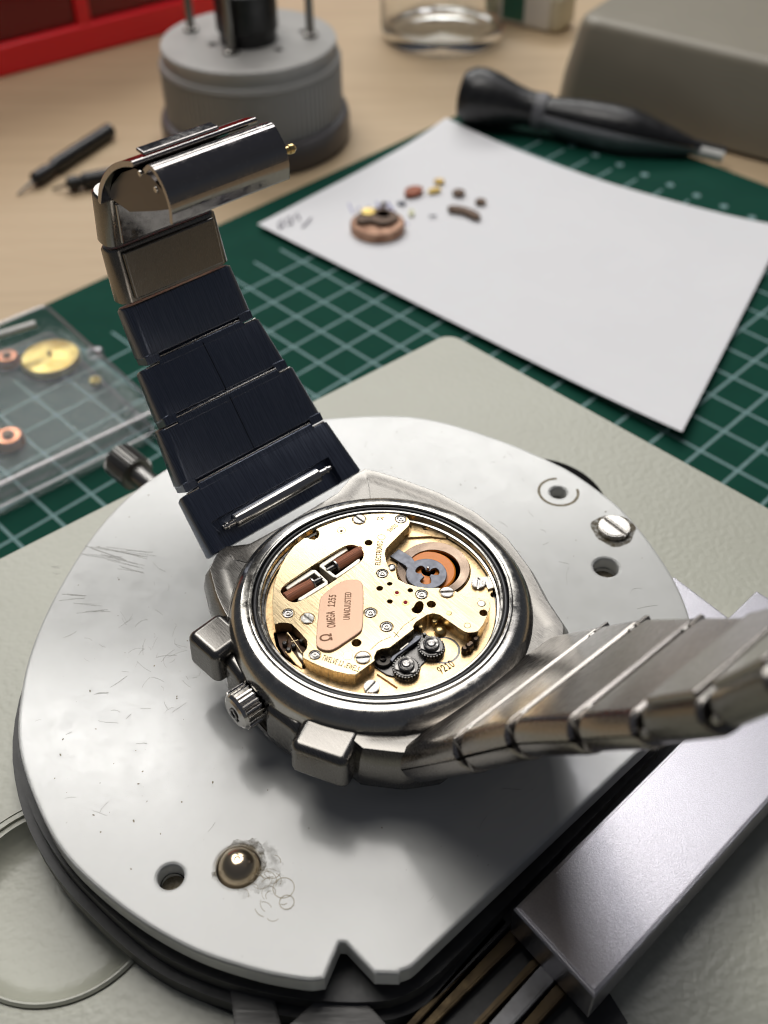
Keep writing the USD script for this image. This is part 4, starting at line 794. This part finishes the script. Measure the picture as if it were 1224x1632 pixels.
bit('brass_cock', Polygon(smoothp([(-.002, -.0006), (.001, -.0010), (.0022, .0002), (.0004, .0010)], 2)), .0009, goldial, 'brass balance cock right of the reddish bridge', pt(690, 305), ang=.3)
bit('pale_wheel', gear(.0010, .0012, 16), .0006, goldial, 'tiny pale wheel farthest back of the loose parts', pt(700, 290))
bit('steel_spring', Polygon(smoothp([(-.0004, -.0018), (.0008, -.001), (.0006, .0016), (-.0006, .0012)], 2)), .0007, M('greenish_steel', (.40, .40, .28), .8, .4), 'small greenish steel part in front of the reddish bridge', pt(655, 341))
bit('tiny_plate', Polygon(smoothp([(-.001, -.0006), (.0008, -.0008), (.001, .0006), (-.0008, .0008)], 1)), .0006, grey_lever, 'tiny grey plate beside the top of the copper movement', pt(640, 325))
single('tiny_pin', rod(pt(684, 344, ZQ + .0004), pt(696, 344, ZQ + .0004), .0003, 8), grey_lever, 'tiny pale pin lying alone in the middle of the loose parts', 'watch part')
# clear plastic box with parts at the left
c0, c1, c2 = spot(72, 489, .0085)[:2], spot(252, 652, .0085)[:2], spot(18, 778, .0085)[:2]
u1 = (c1 - c0); l1_ = np.linalg.norm(u1); u1 /= l1_; u2 = np.array([u1[1], -u1[0]])
if np.dot(u2, c2 - c1) < 0: u2 = -u2
cbx = Thing('plastic_box', 'clear plastic box holding watch dials on the mat at the left', 'box', (*(c0 + u1 * l1_ / 2 + u2 * .02), 0))
def bxp(x0, x1, y0, y1): return Polygon([c0 + u1 * x + u2 * y for x, y in ((x0, y0), (x1, y0), (x1, y1), (x0, y1))]).buffer(-.002).buffer(.002, 6)
lo, hi = bxp(0, l1_, 0, .052), bxp(.0012, l1_ - .0012, .0012, .0508)
cbx.add('tray', cat_(prism(lo, .0002, .0012), prism(lo.difference(hi), .0012, .0050)), clear_m, world=True)
lo2, hi2 = bxp(-.0006, l1_ + .0006, -.0006, .0526), bxp(.0002, l1_ - .0002, .0002, .0518)
cbx.add('lid', cat_(prism(lo2, .0078, .0085), prism(lo2.difference(hi2), .0053, .0078)), clear_m, world=True)
rim_m = mk('plastic_rim', {'t': ('transparent_bsdf', {'color': (.9, .9, .9)}), 'g': ('glossy_bsdf', {'color': (.9, .88, .9), 'roughness': .15}), 'd': ('diffuse_bsdf', {'color': (.38, .37, .39)}), 'a': ('mix_closure', {'fac': .5}), 'm': ('mix_closure', {'fac': .45})}, [('g.BSDF', 'a.closure1'), ('d.BSDF', 'a.closure2'), ('t.BSDF', 'm.closure1'), ('a.closure', 'm.closure2')], surface='m.closure')
ro = [np.array([*q, .0088]) for q in list(bxp(-.0002, l1_ + .0002, -.0002, .0522).exterior.coords)]
cbx.add('lid_rim', tube(ro, .00042, 8), rim_m, world=True)
ri = [np.array([*q, .0016]) for q in list(hi.exterior.coords)]
cbx.add('tray_rim', tube(ri, .00035, 8), rim_m, world=True)
cbx.add('catch', rbox((.004, .003, .003), .0008, (*(c0 + u1 * l1_ * .42 - u2 * .0012), .006), None, 8), rim_m, world=True)
p = spot(80, 568, .0030)
dial = Thing('gilt_dial', 'large round gilt dial lying in the clear plastic box', 'watch part', (p[0], p[1], .0013))
dial.add('dial_plate', lathe([(1e-6, 0), (.0073, 0), (.0075, .0004), (.0075, .0014), (.0071, .0019), (.0062, .0020), (1e-6, .0023)], 64), goldial); dial.add('center_post', xf(spin([(.0005, 0), (.0005, .0012)], (0, 0, 0), (0, 0, 1), 12), None, (0, 0, .0021)), dark_part)
for (u, v, r, lab) in ((12, 570, .0030, 'small copper disc beside the gilt dial in the plastic box'), (14, 697, .0036, 'copper disc nearest the front of the plastic box')):
    p = spot(u, v, .003); t = Thing('copper_disc', lab, 'watch part', (p[0], p[1], .0013))
    t.add('disc_body', lathe([(1e-6, 0), (r, 0), (r, .0008), (r * .93, .001), (r * .93, .0020), (r * .8, .0024), (1e-6, .0024)], 40), M('copper_clean' + str(u), (.62, .26, .15), .9, .3)); t.add('raised_boss', lathe([(r * .4, .0024), (r * .38, .003), (1e-6, .003)], 24), dark_part)
p = spot(152, 606, .002); single('brass_nut', xf(rprism(gear(.0012, .0014, 12).difference(Point(0, 0).buffer(.0006)), 0, .0011, .0002, 2), None, (p[0], p[1], .0013)), goldial, 'small brass nut near the right wall of the plastic box', 'watch part')
single('white_rod', rod(spot(-40, 546, .0095), spot(56, 516, .0095), .0009, 14), white_pl, 'white rod lying across the lid of the plastic box', 'rod')
